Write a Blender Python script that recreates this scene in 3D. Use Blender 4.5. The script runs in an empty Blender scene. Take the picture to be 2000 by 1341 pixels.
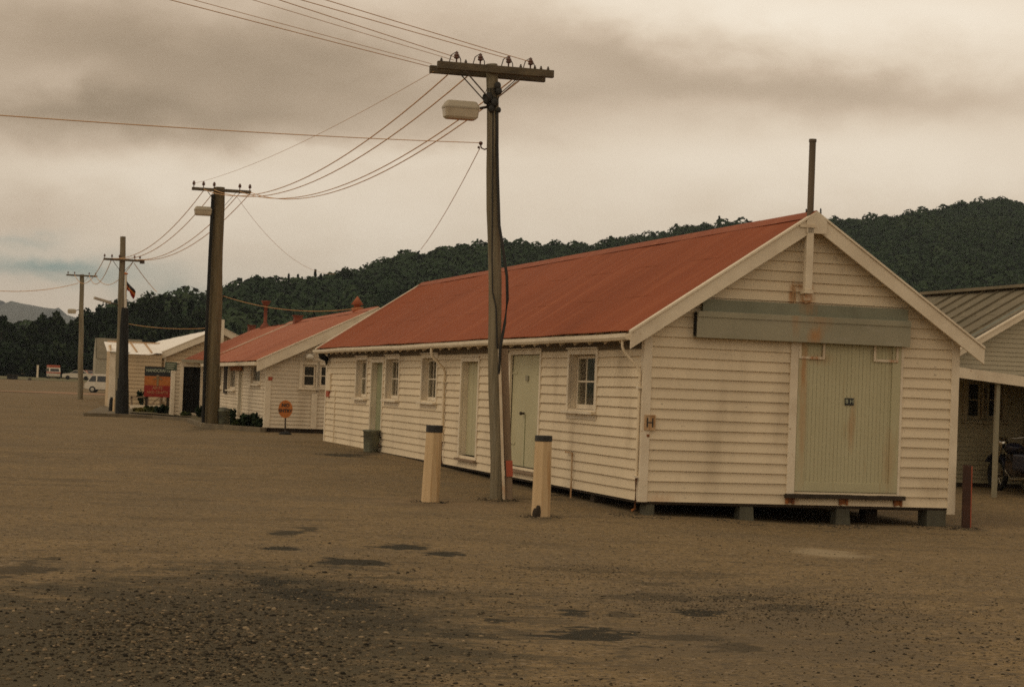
import bpy, math, random
import numpy as np
from mathutils import Vector, Matrix
random.seed(7); rng = np.random.default_rng(11)
SC = bpy.context.scene
COL = SC.collection

# ------------------------------------------------------------------ camera
F, PITCH, ROLL, CAMZ = 3870.0, 0.0237, 0.0377, 1.6
cp, sp = math.cos(PITCH), math.sin(PITCH)
fwd = Vector((0, cp, sp)); up0 = Vector((0, -sp, cp)); r0 = Vector((1, 0, 0))
right = math.cos(ROLL) * r0 + math.sin(ROLL) * up0
up = -math.sin(ROLL) * r0 + math.cos(ROLL) * up0
CAM = Vector((0, 0, CAMZ))
cd = bpy.data.cameras.new('camera'); cam = bpy.data.objects.new('camera', cd); COL.objects.link(cam)
cam.matrix_world = Matrix(((right.x, up.x, -fwd.x, 0), (right.y, up.y, -fwd.y, 0), (right.z, up.z, -fwd.z, CAMZ), (0, 0, 0, 1)))
cd.sensor_width = 36; cd.lens = F / 2000 * 36; cd.clip_start = .1; cd.clip_end = 30000
SC.camera = cam

def ray(px, py): return fwd * F + right * (px - 1000) - up * (py - 670.5)
def sm(a, b, t):
    t = min(1, max(0, (t - a) / (b - a))); return t * t * (3 - 2 * t)
def gz(x, y):
    z = .2 * sm(24, 46, y) - .3 * sm(112, 190, y) + .95 * sm(190, 300, y)
    z -= .085 * sm(2.2, 4.2, x) * sm(20, 25, y) * (1 - sm(31, 38, y)) * (1 - sm(12, 18, x))
    return z + .012 * math.sin(x * .9 + y * .35) * math.sin(y * .6 - x * .2)
def gp(px, py):
    d = ray(px, py); z = 0.
    for _ in range(30):
        t = (z - CAMZ) / d.z; p = CAM + d * t; z = .5 * z + .5 * gz(p.x, p.y)
    return Vector((p.x, p.y, gz(p.x, p.y)))
def atY(px, py, Y):
    d = ray(px, py); return CAM + d * (Y / d.y)

# ------------------------------------------------------------------ mesh tools
class MB:
    def __init__(s): s.v = []; s.f = []; s.sm = []
    def add(s, vs, fs, smooth=False):
        n = len(s.v); s.v += [tuple(v) for v in vs]; s.f += [tuple(i + n for i in f) for f in fs]; s.sm += [smooth] * len(fs); return s
    def quad(s, *vs): return s.add(vs, [tuple(range(len(vs)))])
    def box(s, x0, x1, y0, y1, z0, z1, M=None):
        vs = [(x, y, z) for z in (z0, z1) for y in (y0, y1) for x in (x0, x1)]
        if M: vs = [M(*v) for v in vs]
        return s.add(vs, [(0, 2, 3, 1), (4, 5, 7, 6), (0, 1, 5, 4), (2, 6, 7, 3), (0, 4, 6, 2), (1, 3, 7, 5)])
    def bar(s, p, q, w, h, upv=(0, 0, 1)):
        p, q = Vector(p), Vector(q); d = (q - p).normalized(); U = Vector(upv)
        a = d.cross(U)
        if a.length < 1e-4: a = d.cross(Vector((1, 0, 0)))
        a.normalize(); b = a.cross(d).normalized(); vs = []
        for c in (p, q):
            for i, j in ((-1, -1), (1, -1), (1, 1), (-1, 1)): vs.append(c + a * (i * w / 2) + b * (j * h / 2))
        return s.add(vs, [(3, 2, 1, 0), (4, 5, 6, 7), (0, 1, 5, 4), (1, 2, 6, 5), (2, 3, 7, 6), (3, 0, 4, 7)])
    def tube(s, pts, r, n=8, cap=True):
        pts = [Vector(p) for p in pts]; N = len(pts)
        if not hasattr(r, '__len__'): r = [r] * N
        ref = Vector((0, 0, 1)); vs = []
        for i, p in enumerate(pts):
            d = (pts[min(i + 1, N - 1)] - pts[max(i - 1, 0)]).normalized()
            a = d.cross(ref)
            if a.length < .05: a = d.cross(Vector((1, 0, 0)))
            a.normalize(); b = a.cross(d)
            for k in range(n):
                t = 2 * math.pi * k / n; vs.append(p + (a * math.cos(t) + b * math.sin(t)) * r[i])
        fs = [(i * n + k, i * n + (k + 1) % n, (i + 1) * n + (k + 1) % n, (i + 1) * n + k) for i in range(N - 1) for k in range(n)]
        s.add(vs, fs, True)
        if cap: s.add(vs[:n], [tuple(range(n))[::-1]]); s.add(vs[-n:], [tuple(range(n))])
        return s
    def lathe(s, c, prof, n=20, smooth=True):
        c = Vector(c); vs = []
        for r, z in prof:
            for k in range(n):
                t = 2 * math.pi * k / n; vs.append(c + Vector((r * math.cos(t), r * math.sin(t), z)))
        fs = [(i * n + k, i * n + (k + 1) % n, (i + 1) * n + (k + 1) % n, (i + 1) * n + k) for i in range(len(prof) - 1) for k in range(n)]
        s.add(vs, fs, smooth); s.add(vs[:n], [tuple(range(n))[::-1]]); s.add(vs[-n:], [tuple(range(n))]); return s
    def ball(s, c, r, n=10, m=7):
        if not hasattr(r, '__len__'): r = (r, r, r)
        prof = [(math.sin(math.pi * i / m), -math.cos(math.pi * i / m)) for i in range(1, m)]
        c = Vector(c); vs = [c + Vector((a * math.cos(2 * math.pi * k / n) * r[0], a * math.sin(2 * math.pi * k / n) * r[1], z * r[2])) for a, z in prof for k in range(n)]
        fs = [(i * n + k, i * n + (k + 1) % n, (i + 1) * n + (k + 1) % n, (i + 1) * n + k) for i in range(len(prof) - 1) for k in range(n)]
        fs += [tuple(range(n))[::-1], tuple(range(len(vs) - n, len(vs)))]
        return s.add(vs, fs, True)
    def loft(s, rings, cap=True, smooth=True):
        n = len(rings[0]); vs = [v for r in rings for v in r]
        fs = [(i * n + k, i * n + (k + 1) % n, (i + 1) * n + (k + 1) % n, (i + 1) * n + k) for i in range(len(rings) - 1) for k in range(n)]
        s.add(vs, fs, smooth)
        if cap: s.add(rings[0], [tuple(range(n))[::-1]]); s.add(rings[-1], [tuple(range(n))])
        return s
    def extr(s, poly, axis, a, b):
        """polygon of 2D points extruded between a and b along axis (0=x,1=y,2=z)"""
        def P(u, v, w):
            return {0: (w, u, v), 1: (u, w, v), 2: (u, v, w)}[axis]
        n = len(poly); vs = [P(u, v, a) for u, v in poly] + [P(u, v, b) for u, v in poly]
        return s.add(vs, [tuple(range(n)), tuple(range(2 * n - 1, n - 1, -1))] + [(i, i + n, (i + 1) % n + n, (i + 1) % n) for i in range(n)])
    def obj(s, name, mat, parent=None, loc=None, rotz=0, bevel=0):
        me = bpy.data.meshes.new(name); me.from_pydata(s.v, [], s.f); me.update()
        me.polygons.foreach_set('use_smooth', s.sm)
        o = bpy.data.objects.new(name, me); COL.objects.link(o)
        if mat: me.materials.append(mat)
        if parent: o.parent = parent
        if loc is not None: o.location = loc
        if rotz: o.rotation_euler = (0, 0, rotz)
        if bevel:
            m = o.modifiers.new('bevel', 'BEVEL'); m.width = bevel; m.segments = 2; m.limit_method = 'ANGLE'; m.angle_limit = .6
        return o
def tag(o, label=None, cat=None, group=None, kind=None):
    if label: o['label'] = label
    if cat: o['category'] = cat
    if group: o['group'] = group
    if kind: o['kind'] = kind
    return o
def thing(name, label, cat, loc=(0, 0, 0), rotz=0, group=None):
    o = bpy.data.objects.new(name, None); COL.objects.link(o); o.location = loc; o.rotation_euler = (0, 0, rotz)
    return tag(o, label, cat, group)
def copy_tree(o, parent=None):
    c = o.copy(); COL.objects.link(c); c.parent = parent
    for ch in [x for x in list(bpy.data.objects) if x.parent == o]: copy_tree(ch, c)
    return c
def np_obj(name, V, Fq, mat, parent=None, tone=None, smooth=False):
    """V (n,3), Fq (m,k) -> one mesh with a face attribute 'tone'"""
    me = bpy.data.meshes.new(name); m, k = Fq.shape
    me.vertices.add(len(V)); me.vertices.foreach_set('co', V.astype(np.float32).ravel())
    me.loops.add(m * k); me.loops.foreach_set('vertex_index', Fq.astype(np.int32).ravel())
    me.polygons.add(m); me.polygons.foreach_set('loop_start', np.arange(0, m * k, k, dtype=np.int32))
    me.update(calc_edges=True)
    if smooth: me.polygons.foreach_set('use_smooth', np.ones(m, dtype=bool))
    if tone is not None:
        a = me.attributes.new('tone', 'FLOAT', 'FACE'); a.data.foreach_set('value', tone.astype(np.float32))
    o = bpy.data.objects.new(name, me); COL.objects.link(o); me.materials.append(mat)
    if parent: o.parent = parent
    return o
def text(name, body, size, mat, parent, M, ext=.004, align='CENTER', xs=1.0, bold=.0):
    """flat lettering; M = 4x4 matrix placing text plane (x right, y up, z out)"""
    c = bpy.data.curves.new(name, 'FONT'); c.body = body; c.size = size; c.extrude = ext; c.align_x = align; c.align_y = 'CENTER'; c.offset = bold
    t = bpy.data.objects.new(name, c); COL.objects.link(t)
    dg = bpy.context.evaluated_depsgraph_get(); me = bpy.data.meshes.new_from_object(t.evaluated_get(dg))
    bpy.data.objects.remove(t); me.name = name
    o = bpy.data.objects.new(name, me); COL.objects.link(o); me.materials.clear(); me.materials.append(mat)
    o.parent = parent; o.matrix_local = M @ Matrix.Diagonal((xs, 1, 1, 1)); return o

# ------------------------------------------------------------------ materials
def mat(name, col, rough=.8, col2=None, scale=3., lo=.35, hi=.7, bump=0., bscale=40., stretch=(1, 1, 1), spec=.3, metal=0., col3=None, s3=20., lo3=.6, hi3=.75, st3=(1, 1, 1)):
    m = bpy.data.materials.new(name); m.use_nodes = True; nt = m.node_tree; N = nt.nodes; L = nt.links
    b = N['Principled BSDF']; b.inputs['Roughness'].default_value = rough; b.inputs['Specular IOR Level'].default_value = spec; b.inputs['Metallic'].default_value = metal
    tc = N.new('ShaderNodeTexCoord')
    def noise(sc, st, det=5):
        mp = N.new('ShaderNodeMapping'); mp.inputs['Scale'].default_value = st; L.new(tc.outputs['Object'], mp.inputs[0])
        n = N.new('ShaderNodeTexNoise'); n.inputs['Scale'].default_value = sc; n.inputs['Detail'].default_value = det; L.new(mp.outputs[0], n.inputs[0]); return n.outputs[0]
    def ramp(f, a, c):
        r = N.new('ShaderNodeMapRange'); r.inputs[1].default_value = a; r.inputs[2].default_value = c; L.new(f, r.inputs[0]); return r.outputs[0]
    def mix(f, A, B):
        x = N.new('ShaderNodeMix'); x.data_type = 'RGBA'; L.new(f, x.inputs[0])
        for i, q in ((6, A), (7, B)):
            if hasattr(q, 'links'): L.new(q, x.inputs[i])
            else: x.inputs[i].default_value = (*q, 1)
        return x.outputs[2]
    out = None
    if col2: out = mix(ramp(noise(scale, stretch), lo, hi), col, col2)
    if col3: out = mix(ramp(noise(s3, st3, 8), lo3, hi3), out if out else col, col3)
    if out: L.new(out, b.inputs['Base Color'])
    else: b.inputs['Base Color'].default_value = (*col, 1)
    if bump:
        bp = N.new('ShaderNodeBump'); bp.inputs['Strength'].default_value = bump; bp.inputs['Distance'].default_value = .02
        L.new(noise(bscale, stretch), bp.inputs['Height']); L.new(bp.outputs[0], b.inputs['Normal'])
    m['h'] = 1
    return m, N, L, b, mix, ramp, noise, tc
def M_(*a, **k): return mat(*a, **k)[0]

CREAM = (.80, .67, .475)
def wall_mat(name, c, dirt=(.40, .31, .20), worn=(.33, .27, .20)):
    m, N, L, b, mix, ramp, noise, tc = mat(name, c, .75, tuple(x * .86 for x in c), .8, .3, .75, spec=.2)
    base = b.inputs['Base Color'].links[0].from_socket
    a = mix(ramp(noise(1.6, (1, 1, .22), 8), .54, .86), base, dirt)
    s = mix(ramp(noise(9, (1, 1, 1.6), 9), .66, .76), a, worn)
    sp = N.new('ShaderNodeSeparateXYZ'); L.new(tc.outputs['Object'], sp.inputs[0])
    def mt(op, p, q):
        n = N.new('ShaderNodeMath'); n.operation = op
        for i, w in enumerate((p, q)):
            if hasattr(w, 'links'): L.new(w, n.inputs[i])
            else: n.inputs[i].default_value = w
        return n.outputs[0]
    row = mt('FLOOR', mt('DIVIDE', mt('SUBTRACT', sp.outputs[2], .1926), .138), 0.)
    colm = mt('FLOOR', mt('DIVIDE', mt('ADD', mt('ADD', sp.outputs[0], sp.outputs[1]), mt('MULTIPLY', row, 1.37)), 3.4), 0.)
    wn_ = N.new('ShaderNodeTexWhiteNoise'); wn_.noise_dimensions = '2D'; cb_ = N.new('ShaderNodeCombineXYZ'); L.new(row, cb_.inputs[0]); L.new(colm, cb_.inputs[1]); L.new(cb_.outputs[0], wn_.inputs['Vector'])
    s = mix(mt('MULTIPLY', wn_.outputs['Value'], .55), s, tuple(x * .80 for x in c))
    L.new(s, b.inputs['Base Color'])
    bp = N.new('ShaderNodeBump'); bp.inputs['Strength'].default_value = .25; bp.inputs['Distance'].default_value = .01
    L.new(noise(18, (.3, .3, 1.5)), bp.inputs['Height']); L.new(bp.outputs[0], b.inputs['Normal'])
    return m
m_wall = wall_mat('cream_weatherboard', CREAM)
m_wall2 = wall_mat('old_white_weatherboard', (.74, .63, .47))
m_wall3 = wall_mat('tan_weatherboard', (.62, .47, .29))
m_wall5 = wall_mat('veranda_shade_green', (.40, .36, .235), (.2, .17, .1), (.2, .17, .1))  # greener paint, also darkened to put the veranda's shade into the colour
m_trim5 = M_('veranda_shade_trim', (.34, .30, .20), .8)  # trim colour darkened for the shade under the veranda
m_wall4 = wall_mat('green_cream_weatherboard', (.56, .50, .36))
m_trim = M_('white_trim', (.76, .66, .50), .6, (.62, .52, .38), 2.5, .4, .75, col3=(.42, .30, .18), s3=14, lo3=.68, hi3=.78, bump=.15)
m_trimrust = M_('rusty_trim', (.72, .62, .46), .6, (.55, .42, .28), 3, .4, .7, col3=(.42, .17, .05), s3=6, lo3=.58, hi3=.68, st3=(1, 1, .3))
m_door = M_('pale_green_paint', (.45, .41, .25), .6, (.50, .46, .29), 1.5, .35, .7, col3=(.36, .27, .13), s3=7, lo3=.6, hi3=.8, st3=(2, 2, .15), bump=.1)
m_doord = M_('green_paint', (.33, .33, .19), .6, (.25, .26, .15), 2, .35, .7)
m_box2 = M_('dark_grey_green_paint', (.235, .235, .165), .7, (.18, .18, .125), 2.5, .35, .7, bump=.15)
m_box = M_('grey_green_paint', (.325, .295, .205), .7, (.26, .24, .165), 1.8, .35, .7, col3=(.38, .35, .27), s3=5, lo3=.6, hi3=.8, st3=(.4, 1, 2), bump=.15)
m_rust = M_('rust', (.32, .12, .035), .9, (.18, .07, .03), 12, .4, .6, bump=.4)
m_ruststain = M_('rust_stain', (.42, .24, .11), .9, (.55, .40, .24), 16, .4, .62, stretch=(2, 2, .3))
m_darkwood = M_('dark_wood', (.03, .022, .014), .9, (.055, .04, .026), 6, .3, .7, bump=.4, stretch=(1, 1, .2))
m_conc = M_('concrete', (.12, .115, .08), .95, (.075, .07, .05), 4, .3, .7, bump=.5)
m_pole = M_('weathered_pole', (.24, .20, .13), .95, (.14, .118, .075), 3.5, .35, .7, bump=.7, bscale=14, stretch=(5, 5, .25), col3=(.27, .235, .165), s3=4, lo3=.55, hi3=.72, st3=(4, 4, .3))
m_pole2 = M_('brown_pole', (.17, .13, .07), .95, (.10, .08, .045), 3, .35, .7, bump=.8, bscale=12, stretch=(4, 4, .3), col3=(.17, .14, .085), s3=5, lo3=.55, hi3=.7, st3=(5, 5, .4))
m_arm = M_('old_crossarm', (.15, .12, .075), .95, (.08, .065, .045), 5, .35, .7, bump=.5, stretch=(.4, 2, 2))
m_iron = M_('dark_iron', (.055, .042, .03), .6, (.10, .07, .045), 10, .4, .7)
m_ins = M_('brown_insulator', (.11, .045, .025), .3, spec=.5)
m_wire = M_('wire', (.62, .36, .16), .7)
m_black = M_('black_paint', (.022, .021, .02), .6, (.04, .038, .032), 6, .4, .7, bump=.2)
m_frieze = M_('eave_shade_frieze', (.17, .13, .08), .9, (.10, .075, .045), 3, .3, .7, stretch=(1, .3, 2))  # dark board colour stands in for the eave shadow under the gutter
m_cable = M_('black_cable', (.03, .028, .024), .6)
m_tar = M_('tarred_timber', (.016, .016, .014), .85, (.04, .038, .03), 3, .5, .8, bump=.8, bscale=10, stretch=(3, 3, .3))
m_plank = M_('grey_plank', (.30, .215, .14), .9, (.20, .145, .095), 3, .35, .7, bump=.4, stretch=(4, 4, .2))
m_lamp = M_('lamp_glass', (.50, .43, .31), .35, (.42, .35, .25), 8, .4, .7, spec=.4)
m_lampbody = M_('lamp_metal', (.40, .35, .26), .5)
m_galv = M_('galvanised', (.20, .205, .14), .6, (.10, .10, .08), 6, .35, .7, metal=.3, bump=.2)
m_bollard = M_('bollard_paint', (.62, .45, .26), .8, (.52, .37, .20), 4, .3, .7, bump=.3, bscale=20, stretch=(3, 3, .3), col3=(.44, .25, .10), s3=2.6, lo3=.58, hi3=.72, st3=(6, 6, .35))
m_red = M_('red_paint', (.42, .10, .05), .7, (.30, .08, .045), 8, .4, .7)
m_orange = M_('orange_paint', (.50, .17, .04), .6, (.42, .13, .03), 6, .4, .7)
m_sblack = M_('sign_black', (.03, .032, .03), .7)
m_sred = M_('sign_red', (.34, .035, .025), .7, (.27, .03, .02), 3, .4, .7)
m_sgreen = M_('sign_green', (.065, .085, .055), .7)
m_pale = M_('pale_lettering', (.40, .42, .30), .8)
m_ochre = M_('ochre_lettering', (.48, .22, .11), .8)
m_van = M_('van_white', (.62, .56, .45), .35, (.56, .50, .39), 2, .4, .7, spec=.5)
m_tyre = M_('tyre', (.02, .02, .018), .85)
m_hub = M_('hub_metal', (.45, .42, .35), .4, metal=.5)
m_glassd = M_('dark_glass', (.02, .022, .02), .12, spec=.5)
m_flue = M_('flue_metal', (.15, .115, .075), .7, (.09, .07, .05), 5, .35, .7, stretch=(1, 1, .2), col3=(.22, .17, .11), s3=6, lo3=.6, hi3=.7, st3=(3, 3, .15))
m_grey = M_('grey_building', (.38, .34, .25), .9, (.32, .29, .21), 2, .3, .7)
m_greyroof = M_('old_grey_roof', (.21, .175, .115), .85, (.15, .13, .085), 1.2, .3, .7, bump=.2, col3=(.28, .24, .16), s3=5, lo3=.58, hi3=.75)
m_whiteroof = M_('bare_iron_roof', (.92, .88, .80), .5, (.85, .79, .68), 1.2, .4, .75, spec=.4)
m_trunk = M_('bark', (.07, .055, .035), .95, (.04, .03, .02), 8, .3, .7)
m_interior = M_('dim_interior', (.05, .045, .03), .95)
m_blue = M_('motorcycle_enamel', (.02, .022, .04), .35, spec=.5)
m_chrome = M_('chrome', (.55, .52, .45), .2, metal=1.)
m_vent = M_('dull_red_vent', (.24, .075, .04), .8, (.15, .05, .03), 9, .35, .65)
m_leather = M_('black_seat', (.02, .018, .018), .6)

def roof_mat(name, c1, c2, c3):
    m, N, L, b, mix, ramp, noise, tc = mat(name, c1, .72, c2, .55, .35, .7, spec=.25)
    base = b.inputs['Base Color'].links[0].from_socket
    a = mix(ramp(noise(2.2, (.25, 2.2, .25), 6), .48, .74), base, c3)
    L.new(a, b.inputs['Base Color'])
    bp = N.new('ShaderNodeBump'); bp.inputs['Strength'].default_value = .2; bp.inputs['Distance'].default_value = .01
    L.new(noise(25, (1, 1, 1)), bp.inputs['Height']); L.new(bp.outputs[0], b.inputs['Normal'])
    return m
m_roof = roof_mat('red_oxide_roof', (.285, .077, .030), (.245, .066, .026), (.33, .10, .042))
m_roof2 = roof_mat('faded_red_roof', (.36, .115, .052), (.31, .09, .042), (.42, .15, .08))

def glass_mat():
    m = bpy.data.materials.new('window_glass'); m.use_nodes = True; N = m.node_tree.nodes; L = m.node_tree.links
    N.remove(N['Principled BSDF']); o = N['Material Output']
    t = N.new('ShaderNodeBsdfTransparent'); t.inputs[0].default_value = (.75, .78, .70, 1)
    g = N.new('ShaderNodeBsdfGlossy'); g.inputs[0].default_value = (.9, .9, .85, 1); g.inputs['Roughness'].default_value = .08
    fr = N.new('ShaderNodeFresnel'); fr.inputs[0].default_value = 1.18
    x = N.new('ShaderNodeMixShader'); k_ = N.new('ShaderNodeMath'); k_.operation = 'MULTIPLY'; k_.inputs[1].default_value = .35; L.new(fr.outputs[0], k_.inputs[0]); L.new(k_.outputs[0], x.inputs[0]); L.new(t.outputs[0], x.inputs[1]); L.new(g.outputs[0], x.inputs[2]); L.new(x.outputs[0], o.inputs[0]); return m
m_glass = glass_mat()
m_curtain = M_('curtain', (.075, .045, .028), .95, (.04, .028, .018), 9, .3, .7, stretch=(1, 4, .2))

def foliage(name, stops):
    m = bpy.data.materials.new(name); m.use_nodes = True; N = m.node_tree.nodes; L = m.node_tree.links; b = N['Principled BSDF']
    a = N.new('ShaderNodeAttribute'); a.attribute_name = 'tone'; r = N.new('ShaderNodeValToRGB')
    r.color_ramp.elements[0].position = 0; r.color_ramp.elements[0].color = (*stops[0], 1)
    r.color_ramp.elements[1].position = 1; r.color_ramp.elements[1].color = (*stops[-1], 1)
    for i, s in enumerate(stops[1:-1]):
        e = r.color_ramp.elements.new((i + 1) / (len(stops) - 1)); e.color = (*s, 1)
    L.new(a.outputs['Fac'], r.inputs[0]); L.new(r.outputs[0], b.inputs['Base Color']); b.inputs['Roughness'].default_value = .9; b.inputs['Specular IOR Level'].default_value = .1
    return m
m_leaf = foliage('dark_foliage', [(.010, .020, .013), (.022, .036, .018), (.040, .052, .022)])
m_bush = foliage('hill_bush', [(.018, .034, .018), (.034, .055, .026), (.058, .076, .034)])
m_shrub = foliage('garden_foliage', [(.02, .03, .012), (.05, .065, .022), (.12, .12, .04)])
m_grass = foliage('dry_grass', [(.12, .10, .04), (.20, .16, .06), (.10, .11, .04)])
m_pebble = foliage('pebbles', [(.018, .016, .012), (.06, .05, .034), (.15, .115, .07), (.20, .15, .09), (.38, .29, .18)])

def stained(base, name, spots):
    """copy of a paint with rust runs of their own shape: (x, z, rx, rz, colour, strength) in the building's own metres"""
    m = base.copy(); m.name = name; N = m.node_tree.nodes; L = m.node_tree.links; b = N['Principled BSDF']
    cur_ = b.inputs['Base Color'].links[0].from_socket
    tc = N.new('ShaderNodeTexCoord'); sp = N.new('ShaderNodeSeparateXYZ'); L.new(tc.outputs['Object'], sp.inputs[0])
    mp = N.new('ShaderNodeMapping'); mp.inputs['Scale'].default_value = (1, 1, .18); L.new(tc.outputs['Object'], mp.inputs[0])
    nz = N.new('ShaderNodeTexNoise'); nz.inputs['Scale'].default_value = 24; nz.inputs['Detail'].default_value = 7; L.new(mp.outputs[0], nz.inputs[0])
    def mt(op, a, c):
        n = N.new('ShaderNodeMath'); n.operation = op
        for i, q in enumerate((a, c)):
            if hasattr(q, 'links'): L.new(q, n.inputs[i])
            else: n.inputs[i].default_value = q
        return n.outputs[0]
    for (x, z, rx, rz, col, k) in spots:
        dx = mt('DIVIDE', mt('SUBTRACT', sp.outputs[0], x), rx); dz = mt('DIVIDE', mt('SUBTRACT', sp.outputs[2], z), rz)
        d = mt('SQRT', mt('ADD', mt('MULTIPLY', dx, dx), mt('MULTIPLY', dz, dz)), 0.)
        d = mt('ADD', d, mt('MULTIPLY', mt('SUBTRACT', nz.outputs[0], .5), 1.6))
        r = N.new('ShaderNodeMapRange'); r.inputs[1].default_value = 1.25; r.inputs[2].default_value = .2; r.inputs[3].default_value = 0; r.inputs[4].default_value = k; L.new(d, r.inputs[0])
        x_ = N.new('ShaderNodeMix'); x_.data_type = 'RGBA'; L.new(r.outputs[0], x_.inputs[0]); L.new(cur_, x_.inputs[6]); x_.inputs[7].default_value = (*col, 1); cur_ = x_.outputs[2]
    L.new(cur_, b.inputs['Base Color']); return m
RU = (.40, .19, .065)
# ground material --------------------------------------------------
def ground_mat():
    m, N, L, b, mix, ramp, noise, tc = mat('gravel_yard', (.268, .188, .092), .95, (.198, .139, .068), .22, .3, .72, spec=.15)
    base = b.inputs['Base Color'].links[0].from_socket
    # long drag streaks left by tyres, running across the yard
    c = mix(ramp(noise(.9, (.6, 1.3, 1), 9), .52, .68), base, (.150, .108, .056))
    c = mix(ramp(noise(4.5, (.7, 1.3, 1), 9), .60, .70), c, (.085, .068, .040))
    c = mix(ramp(noise(1.6, (.8, 1.2, 1), 8), .54, .72), c, (.275, .195, .100))
    c = mix(ramp(noise(7, (.8, 1.3, 1), 8), .52, .70), c, (.155, .110, .055))
    c = mix(ramp(noise(.35, (1, 1.4, 1), 6), .48, .70), c, (.195, .143, .078))
    c = mix(ramp(noise(16, (.7, 1.3, 1), 8), .58, .68), c, (.082, .064, .038))
    # coarse aggregate
    v = N.new('ShaderNodeTexVoronoi'); v.inputs['Scale'].default_value = 34; L.new(tc.outputs['Object'], v.inputs[0])
    hs = N.new('ShaderNodeSeparateColor'); L.new(v.outputs['Color'], hs.inputs[0])
    c = mix(ramp(hs.outputs[0], .72, 1.0), c, (.085, .068, .046))
    c = mix(ramp(hs.outputs[1], .86, 1.06), c, (.34, .26, .17))
    c = mix(ramp(noise(90, (1, 1, 1), 3), .58, .66), c, (.09, .07, .045))
    geo = N.new('ShaderNodeNewGeometry'); sep = N.new('ShaderNodeSeparateXYZ'); L.new(geo.outputs['Position'], sep.inputs[0])
    def math_(op, a, b_=None):
        n = N.new('ShaderNodeMath'); n.operation = op
        for i, q in enumerate((a, b_)):
            if q is None: continue
            if hasattr(q, 'links'): L.new(q, n.inputs[i])
            else: n.inputs[i].default_value = q
        return n.outputs[0]
    nz = noise(1.3, (.8, 1.5, 1), 9); nzf = noise(6, (1, 1.3, 1), 9)
    wob = math_('ADD', math_('MULTIPLY', math_('SUBTRACT', nz, .5), 2.8), math_('MULTIPLY', math_('SUBTRACT', nzf, .5), 2.2))
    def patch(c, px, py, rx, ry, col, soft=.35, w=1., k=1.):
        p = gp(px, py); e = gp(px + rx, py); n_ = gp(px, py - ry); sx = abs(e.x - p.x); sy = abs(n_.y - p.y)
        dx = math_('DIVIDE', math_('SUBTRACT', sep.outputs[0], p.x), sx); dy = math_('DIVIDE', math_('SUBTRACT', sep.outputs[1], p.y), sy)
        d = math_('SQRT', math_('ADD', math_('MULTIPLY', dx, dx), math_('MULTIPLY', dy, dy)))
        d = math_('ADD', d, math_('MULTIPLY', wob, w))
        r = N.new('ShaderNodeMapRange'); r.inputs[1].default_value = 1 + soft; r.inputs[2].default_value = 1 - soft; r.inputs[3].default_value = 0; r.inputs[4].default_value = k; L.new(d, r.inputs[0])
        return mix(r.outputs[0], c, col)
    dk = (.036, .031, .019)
    # loose darker metal spread in the near left corner and a second drift near the right
    c = patch(c, 330, 1265, 640, 150, (.072, .060, .035), .28, .6, .9)
    c = patch(c, 500, 1180, 420, 60, (.07, .056, .034), .5, 1., .6)
    c = patch(c, 1560, 1200, 240, 45, (.11, .086, .054), .6, 1.3, .6)
    c = patch(c, 1500, 1245, 300, 60, (.13, .10, .062), .6, 1.3, .5)
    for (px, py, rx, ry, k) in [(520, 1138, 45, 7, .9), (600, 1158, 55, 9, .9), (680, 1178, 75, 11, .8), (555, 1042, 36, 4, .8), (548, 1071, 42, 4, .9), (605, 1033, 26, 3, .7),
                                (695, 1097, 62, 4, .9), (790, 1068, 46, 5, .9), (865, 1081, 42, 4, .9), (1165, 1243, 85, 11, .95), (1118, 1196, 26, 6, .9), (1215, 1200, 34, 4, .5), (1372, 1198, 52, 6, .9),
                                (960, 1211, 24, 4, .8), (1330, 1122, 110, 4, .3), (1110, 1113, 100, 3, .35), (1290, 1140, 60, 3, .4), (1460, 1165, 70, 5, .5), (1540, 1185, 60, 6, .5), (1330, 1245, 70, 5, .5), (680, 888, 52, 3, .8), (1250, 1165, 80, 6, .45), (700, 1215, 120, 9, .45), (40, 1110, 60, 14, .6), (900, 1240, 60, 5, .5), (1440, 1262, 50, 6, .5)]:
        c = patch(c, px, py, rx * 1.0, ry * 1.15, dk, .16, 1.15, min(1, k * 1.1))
    c = patch(c, 1612, 1079, 58, 6, (.34, .27, .17), .3, .6, .8)
    for (px, py, rx, ry) in [(840, 981, 34, 7), (1056, 1009, 34, 7), (978, 976, 40, 8), (412, 836, 34, 5), (1888, 1031, 22, 5), (724, 884, 24, 3)]: c = patch(c, px, py, rx, ry, dk, .5, .5, .55)  # darkened spots paint contact shade around the feet of posts and bin
    c = patch(c, 900, 985, 130, 9, (.25, .175, .10), .5, 1, .5)
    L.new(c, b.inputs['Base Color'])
    bp = N.new('ShaderNodeBump'); bp.inputs['Strength'].default_value = .55; bp.inputs['Distance'].default_value = .03
    h = math_('ADD', math_('MULTIPLY', noise(60, (1, 1, 1), 6), .5), noise(3, (1, 1, 1), 8))
    L.new(h, bp.inputs['Height']); L.new(bp.outputs[0], b.inputs['Normal'])
    return m
m_ground = ground_mat()
m_verge = M_('dry_verge', (.16, .135, .06), .95, (.10, .105, .045), .12, .35, .65, col3=(.24, .17, .085), s3=.5, lo3=.55, hi3=.7)
m_dirt = M_('orange_dirt', (.30, .165, .08), .95, (.24, .15, .08), .5, .35, .65)
m_kerb = M_('kerb_concrete', (.20, .16, .10), .95, (.13, .105, .07), 3, .3, .7, bump=.4)
m_soil = M_('garden_soil', (.10, .075, .045), .95, (.14, .12, .05), 3, .4, .65, bump=.5)
m_hill = M_('hill_scrub_floor', (.020, .028, .014), 1., (.03, .036, .018), .02, .3, .7)
m_mount = M_('far_mountain', (.05, .06, .045), 1., (.08, .08, .055), .002, .3, .7)

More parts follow.
